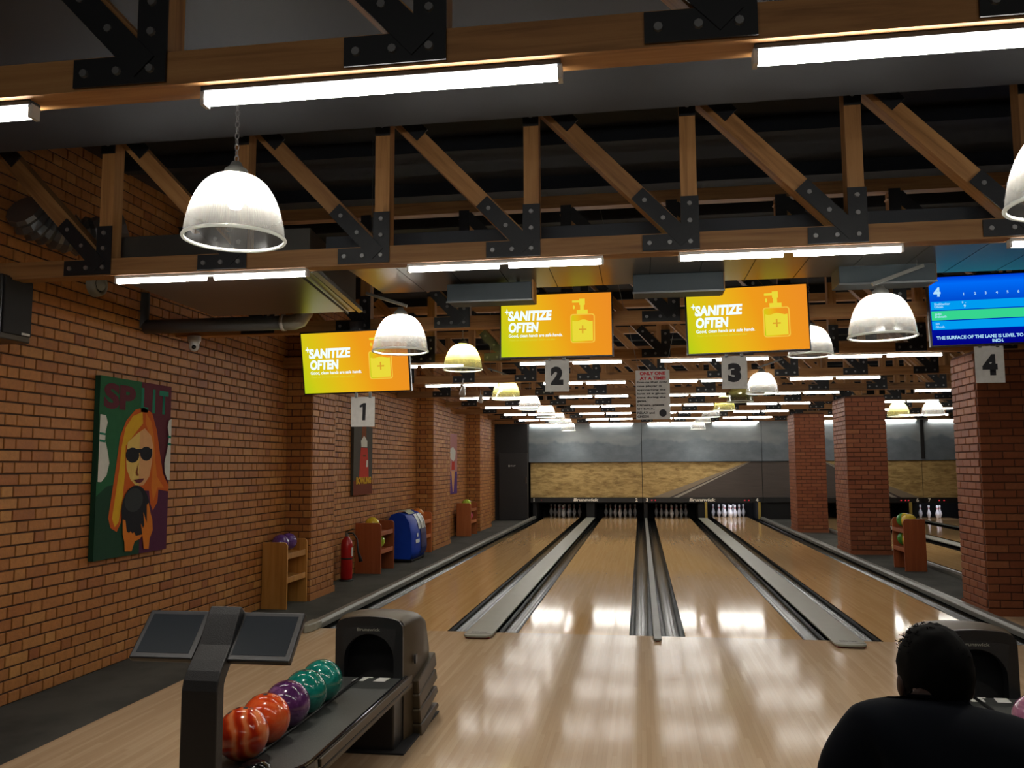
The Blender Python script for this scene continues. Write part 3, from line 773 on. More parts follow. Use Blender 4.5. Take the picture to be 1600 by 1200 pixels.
LL = [(9.13, 2.66, 'dome_yellow', 'yellowish dome lamp, third in the row nearer the brick wall'), (12.45, 2.59, 'dome_yellow', 'yellowish dome lamp, fourth in the row nearer the brick wall'), (15.45, 2.63, 'dome_clear', 'clear dome lamp, fifth in the row nearer the brick wall'),
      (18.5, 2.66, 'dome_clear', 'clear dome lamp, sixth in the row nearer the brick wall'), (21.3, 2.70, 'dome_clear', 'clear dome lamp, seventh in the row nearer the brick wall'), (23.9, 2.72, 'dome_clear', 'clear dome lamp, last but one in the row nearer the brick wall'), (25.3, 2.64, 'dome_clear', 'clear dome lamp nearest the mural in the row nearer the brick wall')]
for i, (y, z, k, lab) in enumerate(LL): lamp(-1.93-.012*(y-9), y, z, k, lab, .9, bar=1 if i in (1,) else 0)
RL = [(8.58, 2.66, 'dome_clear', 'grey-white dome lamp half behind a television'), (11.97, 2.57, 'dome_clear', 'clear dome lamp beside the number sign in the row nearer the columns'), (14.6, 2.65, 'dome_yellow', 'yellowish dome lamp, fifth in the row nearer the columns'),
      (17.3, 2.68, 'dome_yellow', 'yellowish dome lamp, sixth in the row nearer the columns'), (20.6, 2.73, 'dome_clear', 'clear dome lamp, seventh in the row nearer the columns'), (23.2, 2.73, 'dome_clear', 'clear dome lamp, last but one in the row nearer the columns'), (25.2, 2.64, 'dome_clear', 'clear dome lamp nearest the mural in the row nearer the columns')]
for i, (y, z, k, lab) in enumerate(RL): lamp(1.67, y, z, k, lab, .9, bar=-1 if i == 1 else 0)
lamp(5.17, 18.06, 2.55, 'dome_yellow', 'yellowish dome lamp past the columns, partly behind the middle one', .8)
lamp(5.86, 18.16, 2.57, 'dome_clear', 'clear dome lamp past the columns, beside the nearest one', .8)

# ------------------------------------------------------------ ducts, pipes, boxes overhead
tag(MB().box(-4.27, 6, 2.62, 4.22, 3.40, 3.84).build('air_duct', M('duct_dark'), bevel=.01), 'broad dark grey air duct crossing above the first truss', 'duct')
t = thing('air_duct', (0, 5.7, 3.0), 'flat shiny sheet metal duct with panel seams above the televisions', 'duct')
for i in range(16):
    x = -1.98+i*.345
    MB().box(x+.003, x+.342, 5.1-5.7, .62, -.05, -.044+.003*(i % 2)).build('panel', M('duct_under'), t)
MB().box(-1.98, 3.54, -.60, .62, -.043, .07).build('duct_body', M('duct_dark'), t)
t = thing('air_duct', (-2.70, 5.6, 2.8), 'low pale sheet metal duct end beside the left wall', 'duct')
MB().add([(-.66, -.62, .02), (-.66, .66, .0), (.52, .66, .0), (.66, -.62, .02), (-.66, -.62, .30), (-.66, .66, .30), (.52, .66, .30), (.66, -.62, .30)],
         [(0, 1, 2, 3), (4, 5, 6, 7), (0, 1, 5, 4), (1, 2, 6, 5), (2, 3, 7, 6), (3, 0, 4, 7)]).build('duct_body', M('duct_under'), t)
MB().beam((.69, -.62, .03), (.56, .66, .01), .035, .035).build('edge_flange', M('galvanised'), t)
MB().beam((.60, -.62, .0), (.46, .66, -.015), .010, .012).build('edge_flange', M('black_matte'), t)
t = thing('drain_pipe', (-3.6, 6.75, 2.82), 'grey pipe with pale elbow running under the low duct', 'pipe')
MB().tube([(-.66, 0, 0), (.62, 0, 0)], .062, 16).build('pipe_run', M('pipe_grey'), t)
MB().tube([(.60, 0, 0), (.70, 0, 0), (.76, 0, .02), (.80, 0, .07), (.80, 0, .25)], [.068, .068, .068, .068, .066], 16).build('elbow', M('cap_grey'), t)
MB().tube([(-.66, 0, .0), (-.70, 0, .05), (-.70, 0, .3)], .062, 14).build('elbow', M('pipe_grey'), t)
MB().tube([(.60, 0, 0), (.63, 0, 0)], .072, 16).build('joint_ring', M('white_plastic'), t)
for x, z, lab in ((-1.075, 2.885, 'slate grey ceiling box nearest the brick wall'), (.285, 2.905, 'slate grey ceiling box in the middle of the three'), (1.69, 2.915, 'slate grey ceiling box next to the blue television')):
    t = thing('ceiling_box', (x, 6.12, z-.005), lab, 'ceiling box', 'slate ceiling boxes')
    MB().box(-.315, .315, -.12, .12, -.08, .05).build('box_body', M('box_slate'), t, bevel=.006)
    MB().box(-.32, .32, -.128, -.12, -.09, -.078).build('edge_strip', M('galvanised'), t)
    MB().box(.315, .325, -.1, .1, -.08, .08).build('side_plate', M('timber'), t)
    for s in (-.2, .2): MB().tube([(s, 0, .09), (s, 0, .055)], .012, 6).build('hanger', M('galvanised'), t)
# crumpled foil duct end high on the left wall
m = MB(); pts = []; rs = []
for i in range(22):
    a = i/21; pts.append((-4.12+.40*a*a, 5.05+.55*a, 3.35-.1*math.sin(a*3))); rs.append(.13+(.012 if i % 2 else -.012)+random.uniform(-.01, .01))
ob = m.tube(pts, rs, 12, smooth=False).build('flexible_duct', M('galvanised')); tag(ob, 'crumpled foil duct hose high on the brick wall above the loudspeaker', 'duct')

# wall loudspeaker, siren, camera, spots --------------------
t = thing('loudspeaker', (-4.07, 4.90, 2.63), 'black wall loudspeaker under the second truss', 'loudspeaker')
MB().box(-.20, .06, -.14, .14, -.21, .21).build('cabinet', M('black_plastic'), t, bevel=.01)
MB().box(.06, .075, -.125, .125, -.17, .195).build('grille', M('black_matte'), t, bevel=.004)
MB().box(.076, .079, .035, .11, -.165, -.150).build('maker_badge', M('white_plastic'), t)
MB().box(-.22, -.2, -.05, .05, -.08, .08).build('wall_bracket', M('steel_plate'), t)
t = thing('wall_siren', (WX+.03, 6.05, 3.05), 'round cream siren on the brick wall under the second truss', 'siren')
MB().lathe([(.0001, .05), (.05, .05), (.055, .04)], 24).build('inner_disc', M('cap_grey'), t, (0, 0, 0), (0, PI/2, 0))
MB().lathe([(.062, .03), (.07, .045), (.088, .045), (.098, .02), (.1, -.02)], 28).build('outer_ring', M('cap_grey'), t, (0, 0, 0), (0, PI/2, 0))
MB().lathe([(.0001, .02), (.065, .02), (.065, -.02)], 24).build('backplate', M('black_matte'), t, (0, 0, 0), (0, PI/2, 0))
t = thing('security_camera', (-4.08, 7.25, 2.72), 'small white dome security camera under the third truss', 'camera')
MB().lathe([(.0001, .09), (.06, .09), (.06, .05), (.045, .02), (.045, .0)], 20).build('mount', M('white_plastic'), t)
MB().sphere((0, 0, -.01), .045, 16, 10).build('camera_ball', M('white_plastic'), t)
MB().lathe([(.0001, .052), (.018, .050), (.020, .040)], 14).build('lens', M('black_gloss'), t, (0, 0, -.01), (math.radians(100), 0, math.radians(25)))
for (x, y, z, lab) in ((-2.55, 12.05, 2.68, 'white spotlight between the dome lamps nearer the brick wall, nearer one'), (-2.75, 14.5, 2.76, 'white spotlight between the dome lamps nearer the brick wall, farther one')):
    t = thing('spotlight', (x, y, z), lab, 'spotlight', 'white ceiling spotlights')
    MB().lathe([(.018, .08), (.03, .06), (.05, -.05), (.0001, -.045)], 14).build('lamp_head', M('white_plastic'), t, (0, 0, 0), (.5, .3, 0))
    MB().tube([(0, 0, .05), (0, 0, .16)], .01, 6).build('stem', M('white_plastic'), t)

# ------------------------------------------------------------ televisions
def tv(x, y, z, w, h, label, rot=(0, 0, 0), kind='sanitize', top=3.0):
    t = thing('television', (x, y, z), label, 'television', rot=rot)
    MB().box(-w/2-.014, w/2+.014, .004, .05, -h/2-.014, h/2+.014).build('casing', M('black_plastic'), t, bevel=.006)
    MB().box(-w/2, w/2, 0, .006, -h/2, h/2).build('screen', M('tv_orange' if kind == 'sanitize' else 'tv_blue'), t)
    MB().box(-.04, .04, .045, .24 if rot[0] else .145, -.05, max(.09, 2.87-z)).build('mount_arm', M('steel_plate'), t)
    X = lambda u: -w/2+u*w
    Z = lambda v: h/2-v*h
    if kind == 'sanitize':
        text('headline_lettering', 'SANITIZE', X(.065), -.004, Z(.42), t, 'tv_white', w=w*.40, h=h*.165, bold=.052, shear=.12, space=1.02)
        text('headline_lettering', 'OFTEN', X(.070), -.004, Z(.61), t, 'tv_white', w=w*.275, h=h*.165, bold=.052, shear=.12, space=1.02)
        text('caption_lettering', 'Good, clean hands are safe hands.', X(.07), -.004, Z(.695), t, 'tv_white', w=w*.49, h=h*.062, bold=.02, shear=.12)
        text('small_lettering', 'Please use the hand sanitizer before and after', X(.075), -.004, Z(.745), t, 'tv_lime', w=w*.42, h=h*.03)
        m = MB(); cx, cz = X(.055), Z(.27)
        m.add([(cx+math.cos(a*PI/4)*(.022 if a % 2 == 0 else .008), -.004, cz+math.sin(a*PI/4)*(.03 if a % 2 == 0 else .01)) for a in range(8)], [tuple(range(8))]); m.build('sparkle', M('tv_white'), t)
        def rr(x0, x1, z0, z1, r, y, mat, name):
            pts = []
            for (cx, cz, a0) in ((x1-r, z1-r, 0), (x0+r, z1-r, 90), (x0+r, z0+r, 180), (x1-r, z0+r, 270)):
                for q in range(5): a = math.radians(a0+q*22.5); pts.append((cx+r*math.cos(a), cz+r*math.sin(a)))
            MB().add([(a, y, b) for a, b in pts], [tuple(range(len(pts)))]).build(name, M(mat), t)
        rr(X(.632), X(.852), Z(.80), Z(.335), .022, -.0030, 'tv_outline', 'bottle_outline')
        rr(X(.642), X(.842), Z(.785), Z(.35), .018, -.0036, 'tv_orange', 'bottle_glass')
        m = MB(); xs = [X(.65+.184*i/8) for i in range(9)]; zt = [Z(.44+.014*math.sin(i*1.1)) for i in range(9)]
        m.add([(x_, -.0042, z_) for x_, z_ in zip(xs, zt)]+[(xs[-1], -.0042, Z(.77)), (xs[0], -.0042, Z(.77))], [tuple(range(11))]); m.build('bottle_liquid', M('tv_yellow'), t)
        cx, cz = X(.742), Z(.585)
        m = MB(); m.box(cx-.032, cx+.032, -.0052, -.0048, cz-.006, cz+.006); m.box(cx-.006, cx+.006, -.0052, -.0048, cz-.034, cz+.034); m.build('plus_sign', M('tv_plus'), t)
        m = MB(); m.box(X(.69), X(.79), -.0045, -.003, Z(.335), Z(.27)); m.box(X(.722), X(.755), -.0045, -.003, Z(.27), Z(.19)); m.box(X(.715), X(.765), -.0045, -.003, Z(.19), Z(.09))
        m.box(X(.65), X(.72), -.0045, -.003, Z(.15), Z(.115)); m.build('bottle_pump', M('tv_yellow'), t)
        m = MB(); m.add([(X(.665)+.009*math.cos(a*PI/4), -.0045, Z(.225)+.018*math.sin(a*PI/4)) for a in range(8)], [tuple(range(8))]); m.build('drop', M('tv_yellow'), t)
    else:
        for v0, v1, mt in ((.36, .485, 'tv_cyan'), (.50, .635, 'tv_green'), (.65, .775, 'tv_cyan')):
            MB().box(X(.005), X(.995), -.003, -.001, Z(v1), Z(v0)).build('score_row', M(mt), t)
        text('lane_number', '4', X(.03), -.005, Z(.29), t, 'tv_pale', h=h*.14, bold=.05)
        for i in range(10): text('frame_number', str(i+1), X(.262+.083*i), -.005, Z(.285), t, 'tv_pale', h=h*.04, bold=.02)
        for s, v in (('Shubhankar', .415), ('Ghosh', .455), ('Aditi', .56), ('Debnath', .60), ('Juhi', .705), ('Ghosh', .75)):
            text('player_lettering', s, X(.03), -.005, Z(v), t, 'tv_pale', h=h*.034, bold=.02)
        text('score_lettering', '9  -', X(.245), -.005, Z(.405), t, 'tv_pale', h=h*.032, bold=.02); text('score_lettering', '9', X(.258), -.005, Z(.465), t, 'tv_pale', h=h*.045, bold=.03)
        text('notice_lettering', 'THE SURFACE OF THE LANE IS LEVEL TO WITHIN 40/1000', X(.03), -.005, Z(.92), t, 'tv_pale', w=w*.94, h=h*.05, bold=.035)
        text('notice_lettering', 'INCH.', X(.5), -.005, Z(.985), t, 'tv_pale', h=h*.045, bold=.035, align='CENTER')
    return t
tv(-2.475, 7.11, 2.515, .962, .532, 'forward-tilted television with orange sanitize notice, nearest the brick wall', (math.radians(11), math.radians(-1), 0))
tv(-.695, 7.11, 2.79, .945, .534, 'television with orange sanitize notice, middle of the three orange ones')
tv(.89, 7.11, 2.79, .967, .535, 'television with orange sanitize notice, next to the blue one', (0, math.radians(-1.2), 0))
tv(2.80, 7.11, 2.815, .967, .55, 'blue television showing a score table beside the nearest column', (0, math.radians(-1), 0), 'scores')

def num_sign(x, z, w, h, ch, label, y=7.12, turn=0):
    t = thing('lane_number_sign', (x, y, z), label, 'sign')
    MB().box(-w/2, w/2, 0, .006, -h/2, h/2).build('board', M('sign_white'), t)
    for s in (-w*.3, w*.3): MB().box(s-.012, s+.012, .0, .010, h/2-.012, h/2+(.085 if ch == '1' else .045)).build('hanger', M('cap_steel'), t)
    if ch == '1':
        q = h*.29
        MB().add([(-.004, -.002, -q), (.024, -.002, -q), (.030, -.002, q), (.006, -.002, q), (-.030, -.002, q*.72), (-.026, -.002, q*.46), (-.002, -.002, q*.60)], [(0, 1, 2, 3, 6), (3, 4, 5, 6)]).build('printed_number', M('ink'), t)
        return t
    o = text('printed_number', ch, 0, -.002, -h*.30, t, 'ink', h=h*.58, w=(w*.34 if ch == '1' else w*.52), bold=.07, align='CENTER')
    return t
num_sign(-2.416, 2.077, .215, .262, '1', 'white board with black figure one below the tilted television', y=7.165)
t2 = num_sign(-.69, 2.357, .205, .272, '2', 'white board with black figure two below the middle orange television')
t3 = num_sign(.777, 2.352, .205, .272, '3', 'white board with black figure three, right of the hanging notice')
num_sign(2.738, 2.372, .215, .29, '4', 'white board with black figure four in front of the nearest column')
t = thing('hanging_sign', (.118, 7.62, 2.22), 'white hanging notice with red heading and black text', 'sign')
MB().box(-.15, .15, 0, .006, -.22, .22).build('board', M('sign_white'), t)
for s in (-1, 1): MB().tube([(s*.12, .003, .22), (s*.50, .003, 1.98)], .0018, 5).build('hanger_wire', M('cap_steel'), t)
text('heading_lettering', 'ONLY ONE', 0, -.003, .175, t, 'ink_red', w=.225, h=.032, bold=.05, align='CENTER')
text('heading_lettering', 'AT A TIME!', 0, -.003, .132, t, 'ink_red', w=.23, h=.030, bold=.05, align='CENTER')
for i, s in enumerate(['Ensure that only', 'one player is', 'approaching the', 'lane at a given', 'time during the', 'game.', 'Others, please', 'SIT BACK,', 'RELAX and', 'CHEER!']):
    text('body_lettering', s, -.14, -.003, .100-i*.034, t, 'ink', h=.021, w=len(s)*.0168, bold=.03)
MB().add([(.085+.033*math.cos(a*PI/8), -.003, -.165+.033*math.sin(a*PI/8)) for a in range(16)], [tuple(range(16))]).build('printed_ball', M('ink'), t)

# ------------------------------------------------------------ canvases on the left wall
def pm(name, col, rough=.55):
    if name not in MATS: plain(name, col, .8, 0, .25, 90, .1, **{'Specular_IOR_Level': .12})
    return name
t = thing('canvas_print', (WX+.06, 6.115, .87), 'large painted canvas of a blonde bowler in sunglasses under the word SPLIT', 'painting')
CW, CH = 1.03, 1.46
pm('paint_green', (.022, .115, .050)); pm('paint_green_dark', (.014, .050, .028)); pm('paint_maroon', (.105, .022, .035)); pm('paint_plum', (.075, .018, .050))
pm('paint_yellow', (.62, .36, .02)); pm('paint_orange', (.58, .17, .02)); pm('paint_deep_orange', (.50, .10, .015)); pm('paint_cream', (.66, .46, .13)); pm('paint_peach', (.62, .33, .15)); pm('paint_white', (.60, .60, .55))
pm('paint_black', (.015, .015, .02)); pm('paint_grey', (.032, .038, .040)); pm('paint_brown', (.20, .06, .02)); pm('paint_teal', (.02, .19, .12))
MB().box(-.045, 0, 0, CW, 0, CH).build('canvas', M('paint_green_dark'), t, bevel=.003)
def cpt(px, py):     # crop pixel on the canvas -> (u, v) metres on the canvas
    u = (px-97)/ (415-.02*(py-70)); top = 72+56*u; bot = 1120-80*u
    return u*CW, CH-(py-top)/(bot-top)*CH
lay_ = [0]
def shape(name, mat, pts, uv=False):
    lay_[0] += 1; off = .0006*lay_[0]
    P = [(p[0]*CW, CH-p[1]*CH) if uv else cpt(*p) for p in pts]
    P = [(min(max(a, 0), CW), min(max(b, 0), CH)) for a, b in P]
    MB().add([(off, a, b) for a, b in P], [tuple(range(len(P)))]).build(name, M(mat), t)
def ell(cx, cy, rx, ry, n=20, rot=0):
    return [(cx+rx*math.cos(2*PI*k/n)*math.cos(rot)-ry*math.sin(2*PI*k/n)*math.sin(rot), cy+rx*math.cos(2*PI*k/n)*math.sin(rot)+ry*math.sin(2*PI*k/n)*math.cos(rot)) for k in range(n)]
shape('painted_ground', 'paint_green', [(0, 0), (.55, 0), (.55, 1), (0, 1)], True)
shape('painted_ground', 'paint_maroon', [(.55, 0), (1, 0), (1, 1), (.55, 1)], True)
shape('painted_shoulder', 'paint_green_dark', [(92, 760), (150, 700), (200, 690), (330, 690), (330, 1090), (92, 1120)])
shape('painted_shoulder', 'paint_plum', [(330, 690), (420, 690), (500, 720), (487, 1040), (330, 1075)])
shape('painted_hair', 'paint_deep_orange', [(340, 250), (290, 262), (240, 325), (208, 420), (195, 560), (175, 750), (161, 880), (175, 935), (207, 955), (228, 900), (238, 800), (260, 720), (380, 720), (388, 790), (405, 830), (432, 780), (436, 712), (498, 720), (500, 690), (462, 620), (440, 500), (420, 380), (388, 280)])
shape('painted_hair', 'paint_yellow', [(330, 275), (275, 300), (235, 370), (218, 480), (210, 600), (195, 740), (180, 880), (195, 930), (215, 900), (232, 760), (240, 640), (240, 470), (300, 385), (335, 340)])
shape('painted_hair', 'paint_orange', [(350, 280), (385, 330), (402, 420), (412, 540), (425, 640), (470, 700), (430, 700), (405, 780), (392, 700), (398, 560), (396, 460), (370, 390), (350, 340)])
shape('painted_face', 'paint_cream', [(345, 368), (300, 400), (250, 450), (242, 520), (248, 600), (270, 660), (300, 692), (318, 694), (318, 430)])
shape('painted_face', 'paint_peach', [(345, 368), (318, 390), (318, 694), (345, 690), (378, 640), (392, 560), (398, 470), (385, 410)])
shape('painted_sunglasses', 'paint_black', ell(278, 522, 38, 43)); shape('painted_sunglasses', 'paint_black', ell(356, 512, 36, 40))
shape('painted_sunglasses', 'paint_black', [(245, 490), (390, 482), (392, 505), (245, 512)])
shape('painted_nose', 'paint_brown', [(312, 565), (298, 620), (304, 640), (316, 636), (308, 618)])
shape('painted_lips', 'paint_maroon', [(288, 662), (305, 660), (318, 655), (347, 652), (335, 672), (318, 680), (302, 676)])
shape('painted_ball', 'paint_black', ell(305, 840, 80, 148, 28)); shape('painted_ball', 'paint_grey', ell(290, 775, 50, 68, 20, .2))
shape('painted_hand', 'paint_orange', [(232, 885), (247, 890), (255, 950), (268, 960), (276, 950), (286, 962), (296, 955), (305, 975), (345, 965), (330, 990), (300, 1005), (285, 1060), (248, 1062), (245, 1010), (235, 970)])
shape('painted_hand', 'paint_orange', [(345, 840), (358, 880), (366, 900), (364, 800), (374, 788), (388, 850), (398, 880), (402, 940), (385, 985), (380, 1045), (352, 1045), (345, 990), (332, 905), (345, 930), (352, 915)])
shape('painted_pin', 'paint_white', [(92, 295), (125, 300), (136, 340), (127, 390), (126, 440), (140, 500), (152, 570), (140, 640), (115, 678), (90, 678)])
shape('painted_pin', 'paint_white', [(516, 312), (490, 320), (482, 360), (492, 410), (485, 470), (465, 560), (467, 610), (485, 655), (502, 658)])
for a, b in ((402, 414), (442, 456)): shape('painted_stripe', 'paint_teal', [(94, a-5), (126, a), (126, b), (94, b-5)]); shape('painted_stripe', 'paint_teal', [(484, a+4), (512, a+8), (512, b+8), (482, b+4)])
def wtext(name, s, y, z, off, parent, mat, w, h, bold=.05): return text(name, s, off, y, z, parent, mat, w=w, h=h, bold=bold, rot=(0, 0, PI/2))
wtext('painted_lettering', 'SP', .05, 1.20, .003, t, 'paint_maroon', .43, .21, .05); wtext('painted_lettering', 'L I T', .56, 1.20, .003, t, 'paint_teal', .42, .21, .04)
for i_, (y0, y1, z0, z1) in enumerate([(12.15, 13.04, 1.17, 2.22)]):
    t = thing('canvas_print', (WX+.06, y0, z0), 'dark canvas with a red bottle and yellow word, behind a number board', 'painting'); CW, CH = y1-y0, z1-z0
    pm('paint_slate', (.075, .070, .060)); pm('paint_rust', (.16, .04, .02)); pm('paint_red', (.50, .05, .03))
    MB().box(-.045, 0, 0, CW, 0, CH).build('canvas', M('paint_slate'), t, bevel=.003)
    lay_[0] = 1
    shape('painted_ground', 'paint_rust', [(0, .80), (.3, .74), (.7, .74), (1, .80), (1, 1), (0, 1)], True)
    shape('painted_beam', 'paint_brown', [(.42, 0), (.64, 0), (.64, .2), (.40, .2)], True)
    shape('painted_bottle', 'paint_red', [(.36, .32), (.72, .32), (.76, .5), (.80, .76), (.28, .76), (.32, .5)], True)
    shape('painted_cap', 'paint_white', [(.38, .31), (.36, .22), (.46, .17), (.52, .14), (.6, .17), (.70, .22), (.70, .31)], True)
    shape('painted_face', 'paint_brown', [(.46, .42), (.64, .42), (.62, .45), (.48, .45)], True)
    shape('painted_glove', 'paint_white', [(.66, .50), (.74, .50), (.74, .60), (.64, .60)], True)
    wtext('painted_lettering', 'BOWLING', .10, .16, .009, t, 'paint_yellow', CW*.8, .11, .06)
t = thing('canvas_print', (WX+.06, 18.27, .97), 'pink and violet canvas with pale figure between the second and third pilasters', 'painting'); CW, CH = 1.07, 1.36
pm('paint_pink', (.42, .20, .20)); pm('paint_violet', (.10, .045, .20))
MB().box(-.045, 0, 0, CW, 0, CH).build('canvas', M('paint_plum'), t, bevel=.003); lay_[0] = 1
shape('painted_ground', 'paint_pink', [(0, 0), (1, 0), (1, .63), (0, .63)], True); shape('painted_ground', 'paint_violet', [(0, .63), (1, .63), (1, 1), (0, 1)], True)
shape('painted_figure', 'paint_white', [(.35, .25), (.6, .22), (.85, .28), (.8, .42), (.62, .46), (.4, .42), (.22, .40), (.2, .28)], True)
shape('painted_dress', 'paint_red', [(.48, .46), (.74, .46), (.76, .6), (.44, .6)], True)
shape('painted_path', 'paint_peach', [(.42, .62), (.78, .62), (.64, .97), (.56, .97)], True)

# ------------------------------------------------------------ racks and balls
ball_me = {}
def ball(x, y, z, mat, label, r=.108, holes=True, rot=(0, 0, 0), group=None):
    if (mat, r) not in ball_me: ball_me[(mat, r)] = MB().sphere((0, 0, 0), r, 32, 18).mesh('bowling_ball', M(mat))
    o = link('bowling_ball', ball_me[(mat, r)], None, (x, y, z), rot); tag(o, label, 'bowling ball', group)
    if holes:
        for a, b in ((0, .21), (.32, -.05), (-.32, -.05)):
            d = Vector((math.sin(a), -math.sin(b)*.9, 1)).normalized(); m = MB(); 
            q = d.to_track_quat('Z', 'Y'); n = 12
            m.add([q @ Vector((.011*math.cos(2*PI*k/n), .011*math.sin(2*PI*k/n), r*1.0015)) for k in range(n)], [tuple(range(n))]); m.build('finger_hole', M('ink'), o)
    return o
def rack(x, y, w, d, h, mat, label, slope=True, lowx=None):
    """x: side against the wall, w: depth out from the wall (+X), d: length along Y"""
    t = thing('ball_rack', (x, y, 0), label, 'ball rack'); th = .028
    def side(y0):
        r = .05; pts = [(0, 0), (w, 0), (w, h-r)]+[(w-r+r*math.cos(a*PI/12), h-r+r*math.sin(a*PI/12)) for a in range(1, 6)]+[(w-r, h), (0, h)]
        MB().prism(pts, lambda a, b, q: (a, q, b), y0, y0+th).build('side_panel', M(mat), t, bevel=.004)
    side(0); side(d-th)
    for z in (h*.44, h*.80):
        MB().beam((w*.5, th, z), (w*.5, d-th, z), .022, w*.86, (1, 0, -.12 if slope else 0)).build('shelf', M(mat), t)
        MB().box(w-.03, w-.012, th, d-th, z-.045, z+.02).build('front_lip', M(mat), t, bevel=.003)
    MB().box(0.0, .014, th, d-th, h*.12, h*.70).build('back_board', M(mat), t)
    return t
rack(-4.27, 9.20, .30, .60, .745, 'pine_rack', 'pale pine ball rack with purple balls against the near pilaster')
ball(-4.115, 9.34, .725, 'ball_violet', 'purple ball on the pale pine rack, end nearer the big canvas', .10, False, group=None)
ball(-4.115, 9.56, .725, 'ball_violet', 'purple ball on the pale pine rack, end nearer the pilaster', .10, False)
rack(-4.27, 12.38, .40, .70, .75, 'red_rack', 'reddish brown ball rack between the fire extinguisher and the blue bag')
ball(-4.06, 12.54, .725, 'ball_yellow', 'yellow ball on top of the reddish brown rack', .108, False)
ball(-4.06, 12.84, .445, 'ball_lime', 'lime green ball on the lower shelf of the reddish brown rack', .108, False)
rack(-4.27, 14.98, .38, .62, .75, 'orange_rack', 'orange brown ball rack between the blue bag and second pilaster')
ball(-4.06, 15.22, .725, 'ball_amber', 'orange ball on top of the rack beside the blue bag', .108, False)
ball(-4.06, 15.22, .445, 'ball_pink', 'pink ball on the lower shelf beside the blue bag', .108, False)
rack(-4.20, 19.15, .34, .75, .75, 'orange_rack', 'orange brown ball rack below the pink and violet canvas')
ball(-4.02, 19.42, .725, 'ball_lime', 'lime green ball on top of the rack below the pink canvas', .108, False)
ball(-4.02, 19.62, .445, 'ball_pink', 'pink ball on the lower shelf of the rack below the pink canvas', .108, False)
# rack beside the columns, open side towards lane 4
def rack_b():
    t = thing('ball_rack', (3.84, 13.52, 0), 'two-shelf red wooden ball rack on the carpet between the columns', 'ball rack'); h = .77
    def side(y0, x0, x1):
        r = .05; pts = [(x0, 0), (x1, 0), (x1, h)]+[(x0+r, h)]+[(x0+r-r*math.cos(PI/2-a*PI/12), h-r+r*math.sin(PI/2-a*PI/12)) for a in range(1, 6)]+[(x0, h-r)]
        MB().prism(pts, lambda a, b, q: (a, q, b), y0, y0+.03).build('side_panel', M('red_rack'), t, bevel=.004)
    side(0, 0.02, .33); side(.55, .02, .33)
    for z in (.33, .61):
        MB().beam((.17, .03, z), (.17, .55, z), .022, .29, (1, 0, .10)).build('shelf', M('red_rack'), t)
        MB().box(.02, .04, .03, .55, z-.05, z+.01).build('front_lip', M('red_rack'), t, bevel=.003)
    MB().box(.315, .33, .03, .55, .05, .72).build('back_board', M('red_rack'), t)
rack_b()
for z, s in ((.735, 'top'), (.455, 'lower')):
    for k, (y, e) in enumerate(((13.67, 'front'), (13.93, 'rear'))):
        ball(3.99, y, z, 'ball_green_yellow' if k else 'ball_yellow', ('green and yellow' if k else 'yellow')+f' ball on the {s} shelf of the rack between the columns', .108, False, rot=(0, 0, -.6))

# blue bag ----------------------------------------------------
t = thing('vinyl_bag', (-4.02, 14.28, 0), 'large blue vinyl bag with white straps between two ball racks', 'bag')
prof = [(-.24, .06), (.22, .06), (.25, .18), (.24, .45), (.20, .66), (.12, .78), (0, .83), (-.14, .80), (-.24, .66)]
m = MB(); rng_y = [(-.44, .90), (-.38, 1.0), (-.1, 1.02), (.2, 1.0), (.40, .98), (.46, .90)]
N = len(prof); vs = []
for yy, k in rng_y:
    for i, (a, b) in enumerate(prof): vs.append((a*k, yy, b*(.9+.1*k)+.012*math.sin(yy*23+i)))
m.add(vs, [(j*N+i, j*N+(i+1) % N, (j+1)*N+(i+1) % N, (j+1)*N+i) for j in range(len(rng_y)-1) for i in range(N)], 0, True)
m.add([vs[i] for i in range(N)], [tuple(range(N))]); m.add([vs[(len(rng_y)-1)*N+i] for i in range(N)], [tuple(range(N))])
m.build('bag_body', M('blue_vinyl'), t)
def on_bag(name, ys, zs, mat, off=.012):
    P = []
    def xo(z):
        for (a, b), (c, d2) in zip(prof[1:], prof[2:]):
            if b <= z <= d2: return a+(c-a)*(z-b)/(d2-b)
        return .12
    vs = [(xo(min(z, .82))*1.01+off, y, z+.01) for y in ys for z in zs]; nz = len(zs)
    MB().add(vs, [(i*nz+j, i*nz+j+1, (i+1)*nz+j+1, (i+1)*nz+j) for i in range(len(ys)-1) for j in range(nz-1)]).build(name, M(mat), t)
on_bag('white_flap', (-.05, .15, .42), (.52, .62, .70, .77), 'white_vinyl'); on_bag('lower_panel', (.05, .42), (.10, .2, .45, .52), 'blue_dark')
on_bag('strap', (-.22, -.12), (.40, .46), 'white_vinyl'); on_bag('strap', (-.30, -.05), (.30, .36), 'white_vinyl')
on_bag('dark_strap', (.10, .13), (.52, .62, .70, .77), 'fabric_black', .02); on_bag('dark_strap', (.30, .33), (.52, .62, .70, .77), 'fabric_black', .02)
m = MB(); m.add([(.06, -.30, .845), (.13, -.30, .79), (.15, .02, .80), (.05, .08, .855), (-.12, .0, .84), (-.12, -.28, .83)], [(0, 1, 2, 3), (0, 3, 4, 5)]); m.build('top_flap', M('cream_vinyl'), t)
MB().box(-.22, .22, -.42, .44, .02, .065).build('bag_base', M('fabric_black'), t, bevel=.01)
for yy in (-.38, .40):
    MB().tube([(.19, yy-.012, .03), (.19, yy+.012, .03)], .03, 12).build('wheel', M('rubber'), t)
